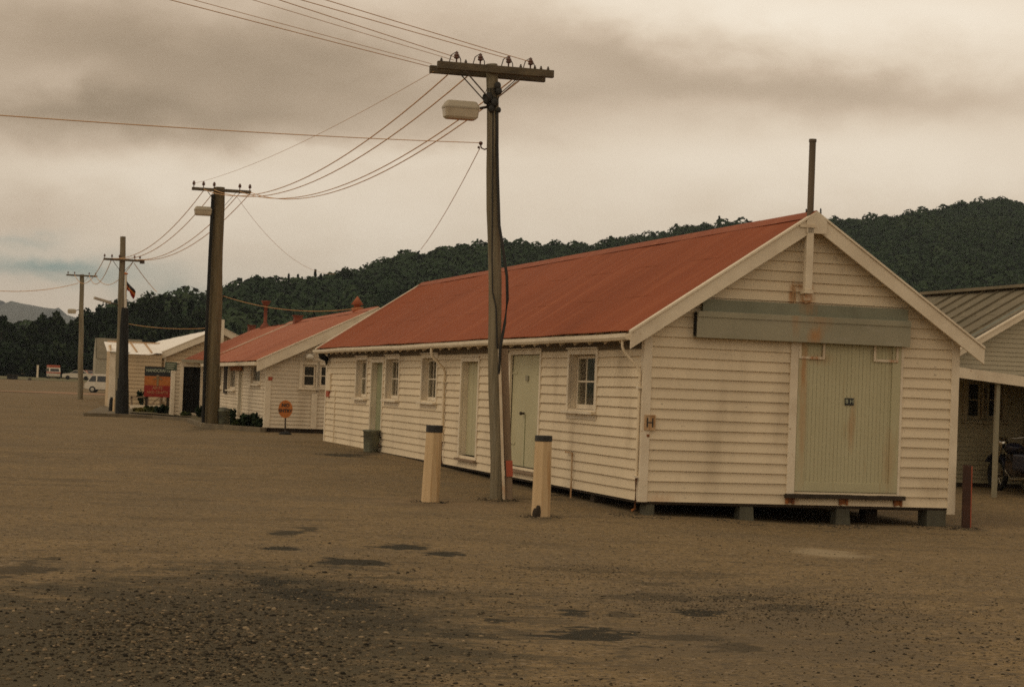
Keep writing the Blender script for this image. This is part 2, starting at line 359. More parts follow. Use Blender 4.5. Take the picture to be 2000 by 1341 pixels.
# ------------------------------------------------------------------ ground
def grid_sheet(name, xs, ys, zf, m, off=0.):
    V = np.array([(x, y, zf(x, y) + off) for y in ys for x in xs]); nx = len(xs)
    Fq = np.array([(j * nx + i, j * nx + i + 1, (j + 1) * nx + i + 1, (j + 1) * nx + i) for j in range(len(ys) - 1) for i in range(nx - 1)])
    return np_obj(name, V, Fq, m, smooth=True)
xs = sorted(set([-9000, -4000, -2000, -1000, -600, -400, -250, -150, -100, -70] + list(np.arange(-50, 50.1, 1.0)) + [60, 80, 110, 150, 250, 400, 600, 1000, 2000, 4000, 9000]))
ys = sorted(set([-400, -200, -100, -50, -20] + list(np.arange(-10, 60, .75)) + list(np.arange(60, 130, 3)) + list(np.arange(130, 420, 8)) + [450, 500, 700, 1000, 1500, 2500, 4000, 6000, 9000]))
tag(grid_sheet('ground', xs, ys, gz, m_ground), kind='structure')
tag(grid_sheet('grass_verge', list(np.arange(-130, 60, 6)), [262, 268, 274, 280, 288, 296, 304, 320, 340, 380, 430], gz, m_verge, .03), kind='structure')
tag(grid_sheet('dirt_track', list(np.arange(-42, -14, 2)), list(np.arange(150, 182, 3)), gz, m_dirt, .02), kind='structure')

# loose gravel lying on the yard
def gravel():
    phi = (1 + 5 ** .5) / 2
    B = np.array([(-1, phi, 0), (1, phi, 0), (-1, -phi, 0), (1, -phi, 0), (0, -1, phi), (0, 1, phi), (0, -1, -phi), (0, 1, -phi), (phi, 0, -1), (phi, 0, 1), (-phi, 0, -1), (-phi, 0, 1)]) / 1.9
    T = np.array([(0, 11, 5), (0, 5, 1), (0, 1, 7), (0, 7, 10), (0, 10, 11), (1, 5, 9), (5, 11, 4), (11, 10, 2), (10, 7, 6), (7, 1, 8), (3, 9, 4), (3, 4, 2), (3, 2, 6), (3, 6, 8), (3, 8, 9), (4, 9, 5), (2, 4, 11), (6, 2, 10), (8, 6, 7), (9, 8, 1)])
    P = []
    def scatter(n, px0, px1, py0, py1, s0, s1, gauss=None):
        for _ in range(n):
            if gauss: px, py = rng.normal(gauss[0], gauss[1]), rng.normal(gauss[2], gauss[3])
            else: px, py = rng.uniform(px0, px1), rng.uniform(py0, py1)
            if py < 900 or py > 1400: continue
            g = gp(px, py); P.append((g.x, g.y, g.z, s0 * (s1 / s0) ** rng.power(.45)))
    scatter(7000, -60, 2060, 1040, 1370, .003, .011)
    scatter(1800, -60, 2060, 985, 1080, .004, .010)
    scatter(11000, 0, 0, 0, 0, .0035, .019, (420, 260, 1235, 62))
    scatter(4200, 0, 0, 0, 0, .0035, .011, (1480, 210, 1175, 30)); scatter(1500, 0, 0, 0, 0, .003, .009, (1200, 130, 1112, 9)); scatter(1500, 0, 0, 0, 0, .003, .010, (700, 160, 1165, 22))
    scatter(900, 0, 0, 0, 0, .004, .014, (1800, 160, 1240, 55))
    scatter(800, 0, 0, 0, 0, .004, .014, (600, 420, 1320, 25))
    for (px, py, rad, cnt) in [(840, 980, .20, 160), (1056, 1009, .2, 170), (972, 976, .24, 200), (412, 835, .4, 120), (1887, 1031, .16, 90), (1250, 1008, .3, 160), (1650, 1028, .3, 160), (1460, 1022, .3, 120), (1830, 1030, .3, 140), (1120, 968, .3, 90), (724, 883, .3, 60)]:
        g = gp(px, py)
        for _ in range(cnt):
            a = rng.uniform(0, 6.28); r = rad * rng.uniform(.45, 1.5) ; x, y = g.x + r * math.cos(a), g.y + r * math.sin(a); P.append((x, y, gz(x, y), rng.uniform(.005, .019)))
    P = np.array(P); n = len(P)
    ang = rng.uniform(0, 6.28, n); sc = np.stack([P[:, 3] * rng.uniform(.8, 1.6, n), P[:, 3] * rng.uniform(.7, 1.1, n), P[:, 3] * rng.uniform(.35, .8, n)], 1)
    loc = B[None] * (1 + rng.uniform(-.22, .22, (n, 12, 1))) * sc[:, None]
    x = loc[..., 0] * np.cos(ang)[:, None] - loc[..., 1] * np.sin(ang)[:, None]; y = loc[..., 0] * np.sin(ang)[:, None] + loc[..., 1] * np.cos(ang)[:, None]
    V = np.stack([x, y, loc[..., 2]], 2) + P[:, None, :3] + np.array([0, 0, .001])
    Fq = (T[None] + (np.arange(n) * 12)[:, None, None]).reshape(-1, 3)
    tone = np.repeat(rng.beta(.85, 1.5, n), 20)
    tag(np_obj('gravel', V.reshape(-1, 3), Fq, m_pebble, tone=tone), kind='stuff')
gravel()

# ------------------------------------------------------------------ foliage tools
def leaf_quads(C, R, n, size, flat=.8, seed=None, shell=.55):
    """C (k,3) lobe centres, R (k,3) radii -> quads scattered through the lobes"""
    k = len(C); idx = rng.integers(0, k, n); d = rng.normal(size=(n, 3)); d /= np.linalg.norm(d, axis=1)[:, None]
    r = shell + (1 - shell) * rng.random(n) ** .7; r *= rng.uniform(.82, 1.12, n)
    P = C[idx] + d * R[idx] * r[:, None]
    a = rng.normal(size=(n, 3)); a /= np.linalg.norm(a, axis=1)[:, None]; b = np.cross(a, rng.normal(size=(n, 3))); b /= np.linalg.norm(b, axis=1)[:, None]
    s = size * rng.uniform(.55, 1.3, n)[:, None]
    V = np.stack([P - a * s - b * s * .6, P + a * s * .8 - b * s * .7, P + a * s + b * s * .6, P - a * s * .7 + b * s * .8], 1)
    lt = rng.random(k)[idx]
    tone = np.clip(.25 + .35 * lt + .25 * (rng.random(n) - .5) + .22 * d[:, 2] * 0 + .1, 0, 1)
    return V.reshape(-1, 3), np.arange(4 * n).reshape(n, 4), tone
def tree(name, base, h, w, label, n=900, leaf=.45, shape='round', trunk=.28, group=None, m=None):
    t = thing(name, label, 'tree', base, 0, group)
    tb = MB(); lean = rng.uniform(-.05, .05, 2) * h
    tb.tube([(0, 0, -.3), (lean[0] * .3, lean[1] * .3, h * .3), (lean[0], lean[1], h * .72)], [h * .028, h * .02, h * .008], 7)
    C = []; R = []
    if shape == 'round':
        for i in range(11):
            a = rng.uniform(0, 6.28); zz = rng.uniform(trunk + .12, .86); rr = w * .5 * rng.uniform(.25, .62) * (1.15 - abs(zz - .55))
            C.append((rr * math.cos(a), rr * math.sin(a), zz * h)); q = w * rng.uniform(.2, .32); R.append((q, q, q * rng.uniform(.7, 1.)))
        C.append((0, 0, .87 * h)); R.append((w * .24, w * .24, .13 * h)); C.append((0, 0, .6 * h)); R.append((w * .36, w * .36, .26 * h))
    elif shape == 'cone':
        for i in range(14):
            zz = trunk + (1 - trunk) * (i / 13) ** .9; rr = w * .5 * (1.03 - (zz - trunk) / (1 - trunk)) ** .8
            a = rng.uniform(0, 6.28); C.append((rr * .3 * math.cos(a), rr * .3 * math.sin(a), zz * h - .02 * h)); R.append((rr * .8 + .05, rr * .8 + .05, h * .055))
    else:
        for i in range(16):
            a = rng.uniform(0, 6.28); zz = rng.uniform(trunk, .93); rr = w * .5 * rng.uniform(.1, .75)
            C.append((rr * math.cos(a), rr * math.sin(a), zz * h)); q = w * rng.uniform(.1, .22); R.append((q, q, q * rng.uniform(.6, 1.)))
    for c in C[:7]:
        tb.tube([(lean[0] * .4, lean[1] * .4, min(c[2] * .7, h * .5)), (c[0] * .6, c[1] * .6, c[2] * .9), c], [h * .011, h * .007, h * .003], 5)
    tb.obj('trunk', m_trunk, t)
    V, Fq, tone = leaf_quads(np.array(C), np.array(R), n, leaf, shell=.45)
    np_obj('crown', V, Fq, m or m_leaf, t, tone)
    return t

# ------------------------------------------------------------------ buildings
AZ1 = .2762; K1 = Vector((1.7899, 26.478, 0))
class Frame:
    def __init__(s, K, az):
        s.K = Vector((K[0], K[1], 0)); s.az = az; s.u = Vector((-math.sin(az), math.cos(az), 0)); s.v = Vector((math.cos(az), math.sin(az), 0))
    def loc(s, P): d = Vector((P[0], P[1], 0)) - s.K; return (d.dot(s.v), d.dot(s.u), P[2])      # local x=b, y=a
    def side(s, px, py, off=0.):      # hit the plane x=off -> (y, z)
        d = ray(px, py); t = (s.K + s.v * off - CAM).dot(s.v) / d.dot(s.v); q = s.loc(CAM + d * t); return q[1], q[2]
    def front(s, px, py, off=0.):     # hit the plane y=off -> (x, z)
        d = ray(px, py); t = (s.K + s.u * off - CAM).dot(s.u) / d.dot(s.u); q = s.loc(CAM + d * t); return q[0], q[2]
SIDE = lambda s, n, z: (-n, s, z)
def FRONT(off=0.): return lambda s, n, z: (s, off - n, z)
def SIDEO(off=0.): return lambda s, n, z: (off - n, s, z)

def siding(name, parent, m, M, z0, z1, ext, holes=(), pitch=.138, lip=.028, jit=.004, seg=1.6):
    """lapped weatherboards: every board a sloping face with its own undercut lip"""
    b = MB(); rows = math.ceil((z1 - z0) / pitch - 1e-6)
    ph = [random.uniform(0, 6.28) for _ in range(rows + 2)]
    def zj(r, s, zz): return zz + (jit * math.sin(s * 1.7 + ph[r]) + jit * .5 * math.sin(s * 4.1 + ph[r] * 2)) * (0 if (r == 0 or r >= rows) else 1)
    for r in range(rows):
        a, c = z0 + r * pitch, min(z1, z0 + (r + 1) * pitch)
        cuts = sorted({a, c} | {z for h in holes for z in (h[2], h[3]) if a + .003 < z < c - .003})
        for k in range(len(cuts) - 1):
            za, zb = cuts[k], cuts[k + 1]; lo0, hi0 = ext(za); lo1, hi1 = ext(zb)
            if hi0 - lo0 < .02: continue
            zm = (za + zb) / 2; segs = [(0., 1.)]; lom, him = ext(zm)
            iv = [(lom, him)]
            for h in holes:
                if h[2] < zm < h[3]:
                    nv = []
                    for (p, q) in iv:
                        if h[1] <= p or h[0] >= q: nv.append((p, q)); continue
                        if h[0] > p: nv.append((p, h[0]))
                        if h[1] < q: nv.append((h[1], q))
                    iv = nv
            na = lip * (c - za) / (c - a); nb = lip * (c - zb) / (c - a)
            for (p, q) in iv:
                n = max(1, int((q - p) / seg))
                for i in range(n):
                    s0 = p + (q - p) * i / n; s1 = p + (q - p) * (i + 1) / n
                    t0, t1, w0, w1 = s0, s1, s0, s1
                    if abs(s0 - lom) < 1e-6: t0, w0 = lo0, lo1
                    if abs(s1 - him) < 1e-6: t1, w1 = hi0, hi1
                    j = lambda s, z: (zj(r, s, z) if z == a else zj(r + 1, s, z) if z == c else z)
                    A = M(t0, na, j(t0, za)); B = M(t1, na, j(t1, za)); C = M(w1, nb, j(w1, zb)); D = M(w0, nb, j(w0, zb))
                    b.quad(A, B, C, D)
                    if za == a:
                        E_ = M(t0, -.004, j(t0, za) + .007); G = M(t1, -.004, j(t1, za) + .007); b.quad(E_, G, B, A)
                        E2 = M(t0, -.004, j(t0, za) - .01); G2 = M(t1, -.004, j(t1, za) - .01); b.quad(E2, G2, G, E_)
    return b.obj(name, m, parent)

def corrugated(name, parent, m, P0, P1, P2, P3, pitch=.076, amp=.009, rows=3, step=.002):
    """P0->P1 along the eave, P3->P2 along the ridge"""
    P0, P1, P2, P3 = map(Vector, (P0, P1, P2, P3)); Lg = max((P1 - P0).length, (P2 - P3).length); n = int(Lg / pitch * 4)
    nr = (P1 - P0).cross(P3 - P0)
    if nr.length < 1e-6: nr = (P1 - P0).cross(P2 - P0)
    nr.normalize()
    if nr.z < 0: nr = -nr
    V = []; Fq = []
    for r in range(rows):
        for e in (0, 1):
            v = (r + e) / rows
            for i in range(n + 1):
                u = i / n; p = (P0.lerp(P1, u)).lerp(P3.lerp(P2, u), v)
                w = .006 * math.sin(u * 23 + v * 5) + .004 * math.sin(u * 61 + r)
                V.append(p + nr * (amp * math.sin(2 * math.pi * u * Lg / pitch) + step * (1 - e) + w + .01))
        o = r * 2 * (n + 1)
        for i in range(n): Fq.append((o + i, o + i + 1, o + n + 2 + i, o + n + 1 + i))
    return np_obj(name, np.array([tuple(v) for v in V]), np.array(Fq), m, parent, smooth=True)

def window(M, parent, s0, s1, z0, z1, trim=.08, rec=.10, cols=3, rows=2, curtain=None, glass=None, name='window', wm=None, hood=.0, sash=.045, bar=.024, sillp=.07):
    """casing proud of the boards, deep reveal, glazed sash set back in it"""
    b = MB(); p = .035
    b.box(s0 - trim, s0, -.01, p, z0 - .02, z1 + trim, M); b.box(s1, s1 + trim, -.01, p, z0 - .02, z1 + trim, M)
    b.box(s0 - .002, s1 + .002, -.012, p - .003, z1, z1 + trim - .003, M)
    b.box(s0 - trim - .02, s1 + trim + .02, -.01, p + .025, z1 + trim, z1 + trim + .022, M)
    b.box(s0 - .012, s0 + .001, -rec - .03, -.013, z0, z1, M); b.box(s1 - .001, s1 + .012, -rec - .03, -.013, z0, z1, M)
    b.box(s0 - .01, s1 + .01, -rec - .03, -.013, z1 - .001, z1 + .012, M)
    w = b.obj(name, wm or m_trim, parent, bevel=.003)
    b = MB(); b.box(s0 - trim - .015, s1 + trim + .015, -rec, p + sillp, z0 - .06, z0 - .021, M); b.box(s0 + .002, s1 - .002, -rec - .02, .0, z0 - .02, z0 + .004, M)
    b.box(s0 - trim + .01, s1 + trim - .01, -.005, p - .006, z0 - .14, z0 - .062, M)
    b.obj('sill', wm or m_trim, w, bevel=.003)
    g0, g1, h0, h1 = s0 + .012, s1 - .012, z0 + .01, z1 - .01; n1, n0 = -rec, -rec - .035
    b = MB(); b.box(g0, g0 + sash, n0, n1, h0, h1, M); b.box(g1 - sash, g1, n0, n1, h0, h1, M)
    b.box(g0 + sash, g1 - sash, n0, n1 - .002, h0, h0 + sash * 1.5, M); b.box(g0 + sash, g1 - sash, n0, n1 - .002, h1 - sash, h1, M)
    a0, a1, c0, c1 = g0 + sash, g1 - sash, h0 + sash * 1.5, h1 - sash
    for i in range(1, cols): x = a0 + (a1 - a0) * i / cols; b.box(x - bar / 2, x + bar / 2, n1 - .018, n1 - .006, c0, c1, M)
    for i in range(1, rows): z = c0 + (c1 - c0) * i / rows; b.box(a0, a1, n1 - .017, n1 - .004, z - bar / 2, z + bar / 2, M)
    b.obj('sash', wm or m_trim, w)
    MB().quad(M(a0, n1 - .012, c0), M(a1, n1 - .012, c0), M(a1, n1 - .012, c1), M(a0, n1 - .012, c1)).obj('pane', glass or m_glass, w)
    if curtain:
        b = MB(); n = 24; x0 = a0 + (a1 - a0) * curtain[0]; x1 = a0 + (a1 - a0) * curtain[1]; zc = c0 + (c1 - c0) * curtain[2]
        for i in range(n):
            X = [x0 + (x1 - x0) * (i + e) / n for e in (0, 1)]; D = [n0 - .06 + .015 * math.sin((i + e) * 1.9) for e in (0, 1)]
            b.quad(M(X[0], D[0], zc), M(X[1], D[1], zc), M(X[1], D[1], c1 + .03), M(X[0], D[0], c1 + .03))
        b.obj('curtain', m_curtain, w)
    return w
def door(M, parent, s0, s1, z0, z1, trim=.08, rec=.08, leafmat=None, name='door', boards=4, gap=None, step=True, opn=None):
    b = MB(); p = .035
    b.box(s0 - trim, s0, -.01, p, z0 - .05, z1 + trim, M); b.box(s1, s1 + trim, -.01, p, z0 - .05, z1 + trim, M)
    b.box(s0 - .002, s1 + .002, -.012, p - .003, z1, z1 + trim - .003, M); b.box(s0 - trim - .02, s1 + trim + .02, -.01, p + .02, z1 + trim, z1 + trim + .02, M)
    if rec > .03:
        b.box(s0 - .012, s0 + .001, -rec - .05, -.013, z0, z1, M); b.box(s1 - .001, s1 + .012, -rec - .05, -.013, z0, z1, M); b.box(s0 - .01, s1 + .01, -rec - .05, -.013, z1 - .001, z1 + .012, M)
    w = b.obj(name, m_trim, parent, bevel=.003)
    b = MB(); w_ = (s1 - s0 - .01) / boards
    for i in range(boards):
        x = s0 + .005 + w_ * i; b.box(x + .003, x + w_ - .003, -rec - .04, -rec + (0 if i % 2 else .0015), z0 + .012, z1 - .008, M)
    b.box(s0 + .02, s1 - .02, -rec - .05, -rec - .041, z0 + .02, z1 - .02, M)
    b.obj('door_leaf', leafmat or m_door, w)
    if step: MB().box(s0 - trim - .02, s1 + trim + .02, -rec, p + .06, z0 - .09, z0 - .052, M).obj('threshold', m_plank, w, bevel=.004)
    return w

# ---- the main shed ------------------------------------------------------------
f1 = Frame(K1, AZ1); Wd, Ln, zb, ze, za = 4.6127, 23.09, .1926, 2.4403, 4.1512
g, g2, e = .2108, .06, .2712
shed = thing('weatherboard_shed', 'long cream weatherboard shed with red iron roof and green sliding door in its gable', 'building', K1, AZ1)
slope = (za - ze) / (Wd / 2 + e)
roofz = lambda x: za - slope * abs(x - Wd / 2)
def S(px, py): return f1.side(px, py)
def G(px, py): return f1.front(px, py)
# openings on the long wall (y range, z range) measured where they stand
def span(x0, x1, ytop, ybot, q=S):
    xm = (x0 + x1) / 2; a = q(x0, (ytop + ybot) / 2)[0]; c = q(x1, (ytop + ybot) / 2)[0]
    return min(a, c), max(a, c), q(xm, ybot)[1], q(xm, ytop)[1]
wins = [span(697.5, 718, 703, 776), span(755.5, 780.5, 701.5, 779), span(826, 854.5, 699, 783), span(1114, 1166, 692, 800)]
d1 = span(726, 747.5, 708, 862); d2 = span(902, 934, 706, 891); d3 = span(997, 1054, 692.5, 913)
holes = [(w[0], w[1], w[2], w[3]) for w in wins] + [(d[0], d[1], d[2], d[3]) for d in (d1, d2, d3)]
print('WINS', [[round(t, 2) for t in w] for w in wins], 'DOORS', [[round(t, 2) for t in w] for w in (d1, d2, d3)])
ztop = roofz(0) - .05
siding('side_wall', shed, m_wall, SIDE, zb, ztop, lambda z: (0, Ln), holes)
def gx(z):
    dx = max(0, (za - .06 - z) / slope); return max(0, Wd / 2 - dx), min(Wd, Wd / 2 + dx)
sd = (G(1555, 800)[0], G(1755, 800)[0], G(1650, 962)[1], G(1650, 640)[1])
def gs(px, py, rx, ry, k, col=RU): x_, z_ = G(px, py); return (x_, z_, rx / 135, ry / 135, col, k)
m_gable = stained(m_wall, 'gable_weatherboard', [gs(1546, 585, 9, 30, .8), (gs(1574, 585, 17, 30, .9)), gs(1562, 560, 22, 8, .5), gs(1290, 975, 30, 12, .35), gs(1546, 975, 12, 14, .7), gs(1510, 660, 30, 30, .25, (.35, .28, .17)), gs(1820, 960, 30, 30, .3, (.38, .28, .16))])
siding('gable_wall', shed, m_gable, FRONT(), zb, za - .1, gx, [sd])
siding('right_wall', shed, m_wall, lambda s, n, z: (Wd + n, Ln - s, z), zb, ztop, lambda z: (0, Ln), seg=6)
siding('rear_wall', shed, m_wall, lambda s, n, z: (Wd - s, Ln + n, z), zb, za - .1, gx, seg=6)
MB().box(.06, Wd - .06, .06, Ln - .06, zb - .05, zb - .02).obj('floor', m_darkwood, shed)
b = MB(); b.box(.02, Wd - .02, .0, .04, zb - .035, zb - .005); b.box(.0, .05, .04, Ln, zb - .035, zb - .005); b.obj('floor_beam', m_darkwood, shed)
cb = .085
b = MB(); b.box(1.3, 1.34, .1, Ln - .1, zb, 2.5); b.box(.05, 1.3, .1, Ln - .1, 2.36, 2.38); b.obj('pane_backing', m_interior, shed)  # dark partition and ceiling added to block light behind the panes
b = MB(); b.box(-.035, cb, -.035, -.0, zb - .01, ztop + .05); b.box(-.036, -.001, .001, cb * .8, zb - .012, ztop + .04); b.obj('corner_board', m_trim, shed, bevel=.004)
b = MB(); b.box(Wd - cb, Wd + .035, -.035, 0, zb - .09, ztop + .05); b.box(Wd + .001, Wd + .036, .001, cb, zb - .09, ztop + .04); b.obj('corner_board', m_trim, shed, bevel=.004)
b = MB(); b.box(-.036, .0, Ln - .1, Ln + .03, zb - .01, ztop); b.obj('corner_board', m_trim, shed, bevel=.004)
# roof
rl = corrugated('roof', shed, m_roof, (-e, -g - .02, ze), (-e, Ln + g2, ze), (Wd / 2, Ln + g2, za), (Wd / 2, -g - .02, za))
rr = corrugated('roof', shed, m_roof, (Wd + e, -g - .02, ze), (Wd + e, Ln + g2, ze), (Wd / 2, Ln + g2, za), (Wd / 2, -g - .02, za))
b = MB()
for i in range(12):
    y0 = -g - .02 + (Ln + g2 + g) * i / 12; y1 = y0 + (Ln + g2 + g) / 12 + .03; dz = .002 * (i % 2)
    b.extr([(Wd / 2 - .14, za - .14 * slope + .03 + dz), (Wd / 2 - .03, za + .03 + dz), (Wd / 2, za + .05 + dz), (Wd / 2 + .03, za + .03 + dz), (Wd / 2 + .14, za - .14 * slope + .03 + dz)], 1, y0, y1)
b.obj('ridge_cap', m_roof, rl)
def barge(parent, x0, z0, x1, z1, y0, y1, w=.21, cap=True, m=m_trim, name='barge_board', off=.0):
    b = MB(); top = [(x0, z0 + off), (x1, z1 + off)]
    poly = [(x0, z0 + off), (x1, z1 + off), (x1, z1 - w * 1.12 + off), (x0, z0 - w * 1.12 + off)]
    b.extr(poly, 1, y0, y1); o = b.obj(name, m, parent, bevel=.004)
    if cap:
        b = MB(); b.extr([(x0 - .0, z0 + off + .002), (x1, z1 + off + .002), (x1, z1 + off + .035), (x0, z0 + off + .035)], 1, y0 - .02, y1 + .06); b.obj('verge_flashing', m_trim, o, bevel=.002)
    return o
barge(shed, -e - .03, ze - .03 * slope, Wd / 2 - .005, za, -g - .03, -g + .0, .19)
barge(shed, Wd + e + .03, ze - .03 * slope, Wd / 2 + .005, za, -g - .031, -g + .001, .19)
barge(shed, -e - .03, ze - .03 * slope, Wd / 2 - .005, za, Ln + g2, Ln + g2 + .03, .12)
barge(shed, Wd + e + .03, ze - .03 * slope, Wd / 2 + .005, za, Ln + g2, Ln + g2 + .03, .12)
# lower apex plate and soffit lining of the overhang
b = MB(); b.extr([(Wd / 2 - .15, za - .10), (Wd / 2, za + .02), (Wd / 2 + .15, za - .10), (Wd / 2 + .15, za - .27), (Wd / 2 - .15, za - .27)], 1, -g - .05, -g - .032); b.obj('apex_plate', m_trim, shed, bevel=.004)
b = MB()
for s_ in (0, 1):
    X0, X1 = (-e, Wd / 2) if s_ == 0 else (Wd + e, Wd / 2)
    b.add([(X0, -g, ze - .03), (X1, -g, za - .03), (X1, .0, za - .03), (X0, 0, ze - .03)], [(0, 1, 2, 3)])
b.obj('soffit', m_trim, shed)
# gutter with its slight sag and the rafter ends beneath it
b = MB(); R = []
for i in range(40):
    y = -g + (Ln + g2 + g) * i / 39; dz = -.006 * math.sin(i * .35) - .003 * math.sin(i * .9)
    R.append([Vector((-e - .10 + c, y, ze - .025 + z + dz)) for c, z in ((0, 0), (.0, -.05), (.02, -.085), (.075, -.09), (.098, -.06), (.098, 0), (.09, 0), (.088, -.055), (.07, -.08), (.028, -.077), (.01, -.045), (.01, 0))])
b.loft(R, smooth=False); b.obj('gutter', m_trim, shed)
for i in range(34):
    y = .35 + i * (Ln - .6) / 33; b = MB(); b.bar((-e + .01, y, ze - .115), (.04, y, ze - .115 + slope * (e + .03)), .045, .09); b.obj('rafter_end', m_trim, shed)
b = MB(); b.box(-.031, .0, .1, Ln, ztop - .345, ztop + .03); b.obj('frieze_board', m_frieze, shed)  # carried low so its painted shade fills the band below the gutter
# downpipes
def downpipe(y, zlow, m=m_wall, r=.019, o=-.055):
    b = MB(); b.tube([(-e - .05, y, ze - .1), (-e - .05, y, ze - .20), (-e - .02, y, ze - .27), (o - .02, y, ze - .48), (o, y, ze - .56), (o, y, zlow + .45)], r, 8); d = b.obj('downpipe', m, shed)
    b = MB(); b.tube([(o, y, zlow + .455), (o, y, zlow + .03), (o - .05, y, zlow)], r * .92, 8); b.obj('pipe_foot', m_rust, d)
    
    for zq in (zlow + .44, ze - .75): MB().box(o - .035, -.02, y - .04, y + .04, zq, zq + .03).obj('bracket', m_trim, d)
downpipe(.03, .06, o=-.06)
yp = S(871, 800)[0]; downpipe(yp, .16, r=.027)
# windows and doors
cur = [(.0, .5, .6), (.1, .6, .65), (0, .4, .7), (.3, 1., .5)]
for w, c in zip(wins, cur): window(SIDE, shed, *w, curtain=c)
dw1 = door(SIDE, shed, *d1, rec=.10, leafmat=m_doord, boards=3)
dw2 = door(SIDE, shed, *d2, rec=.10, boards=3)
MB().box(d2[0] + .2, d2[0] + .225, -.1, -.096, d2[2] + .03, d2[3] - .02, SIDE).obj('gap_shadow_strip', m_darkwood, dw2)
dw3 = door(SIDE, shed, *d3, rec=.02, boards=2)
ym = (d3[0] + d3[1]) / 2
MB().box(ym - .008, ym + .008, -.018, -.008, d3[2] + .02, d3[2] + .85, SIDE).obj('bolt_rod', m_doord, dw3)
hy, hz = S(1022, 807); b = MB(); b.tube([(.02, hy, hz), (-.03, hy, hz)], .018, 8); b.ball((-.04, hy, hz), .03); b.obj('handle', m_iron, dw3)
py_, pz_ = S(1029, 738); MB().box(py_ - .075, py_ + .075, -.018, .006, pz_ - .04, pz_ + .04, SIDE).obj('number_plate', m_box, dw3)
for zz in (.35, 1.5):
    for s_ in (d3[0] + .02, d3[1] - .27): MB().box(s_, s_ + .25, -.018, -.008, d3[2] + zz, d3[2] + zz + .035, SIDE).obj('hinge', m_door, dw3)
# sliding door
b = MB(); nb = 27; w_ = (sd[1] - sd[0]) / nb
for i in range(nb):
    x = sd[0] + w_ * i; b.box(x + .0016, x + w_ - .0016, -.02, .012 + .0015 * (i % 3), sd[2] + .01, sd[3], FRONT())
b.box(sd[0] + .01, sd[1] - .01, -.03, -.021, sd[2] + .01, sd[3], FRONT())
b.box(sd[0] - .0, sd[1], .0, .010, sd[2] + .0, sd[2] + .01, FRONT())
m_sdoor = stained(m_door, 'sliding_door_paint', [gs(1568, 720, 9, 60, .7), gs(1566, 820, 8, 110, .45), gs(1662, 830, 7, 45, .5), gs(1735, 900, 12, 60, .3), gs(1600, 700, 30, 12, .3)])
sdo = b.obj('sliding_door', m_sdoor, shed)
b = MB(); b.box(sd[0] + .0, sd[0] + .13, .017, .03, sd[2] + .012, sd[3] - .01, FRONT()); b.box(sd[1] - .13, sd[1], .017, .03, sd[2] + .012, sd[3] - .01, FRONT()); b.box(sd[0] + .131, sd[1] - .131, .0171, .029, sd[2] + .012, sd[2] + .14, FRONT()); b.obj('door_frame', m_sdoor, sdo, bevel=.003)
for x0, x1, yb in ((1558, 1609, 701), (1704, 1752, 707)):
    p0 = G(x0, yb - 10)[0]; p1 = G(x1, yb - 10)[0]; z_ = G((x0 + x1) / 2, yb)[1]; b = MB()
    b.box(p0, p0 + .035, .031, .05, z_, z_ + .35, FRONT()); b.box(p1 - .035, p1, .031, .05, z_, z_ + .35, FRONT()); b.box(p0 + .036, p1 - .036, .031, .048, z_, z_ + .035, FRONT()); b.obj('hanger_strap', m_trimrust, sdo, bevel=.003)
q0 = G(1649, 784)[0]; q1 = G(1666, 784)[0]; r0_, r1_ = G(1657, 791)[1], G(1657, 777)[1]
pl = MB().box(q0, q1, .014, .028, r0_, r1_, FRONT()).obj('number_plate', m_sblack, sdo)
TM = lambda x, n, z: Matrix(((1, 0, 0, x), (0, 0, -1, -n), (0, 1, 0, z), (0, 0, 0, 1)))
text('lettering', '8 H', .082, m_pale, pl, TM((q0 + q1) / 2, .03, (r0_ + r1_) / 2), .002)
b = MB(); jx0, jx1 = G(1539, 800)[0], G(1554, 800)[0]; b.box(jx0, jx1, .0, .045, zb + .1, sd[3], FRONT()); b.obj('door_jamb', m_trim, shed, bevel=.004)
b = MB(); b.box(sd[1] + .002, sd[1] + .04, .0, .03, zb + .1, sd[3], FRONT()); b.obj('door_jamb', m_trim, shed, bevel=.004)
sx0, sz0 = G(1531, 966); sx1, _ = G(1762, 970)
b = MB(); n = 9
for i in range(n):
    xa = sx0 + (sx1 - sx0) * i / n; xb = sx0 + (sx1 - sx0) * (i + 1) / n + .002 * (i % 2); k = random.uniform(-.008, .008)
    b.box(xa, xb, -.01, .11 + .004 * (i % 2), sz0 - .03 + k, sz0 + .025 + k * .5, FRONT())
so = b.obj('sill_beam', m_darkwood, shed)
for px in (1541, 1646, 1752):
    x_ = G(px, 975)[0]; b = MB(); b.box(x_ - .07, x_ - .03, .026, .05, zb + .01, sz0 - .03, FRONT()); b.box(x_ + .03, x_ + .06, .026, .05, zb + .01, sz0 - .03, FRONT()); b.box(x_ - .029, x_ + .029, .026, .032, zb + .02, sz0 - .032, FRONT()); b.obj('bracket', m_rust, so)
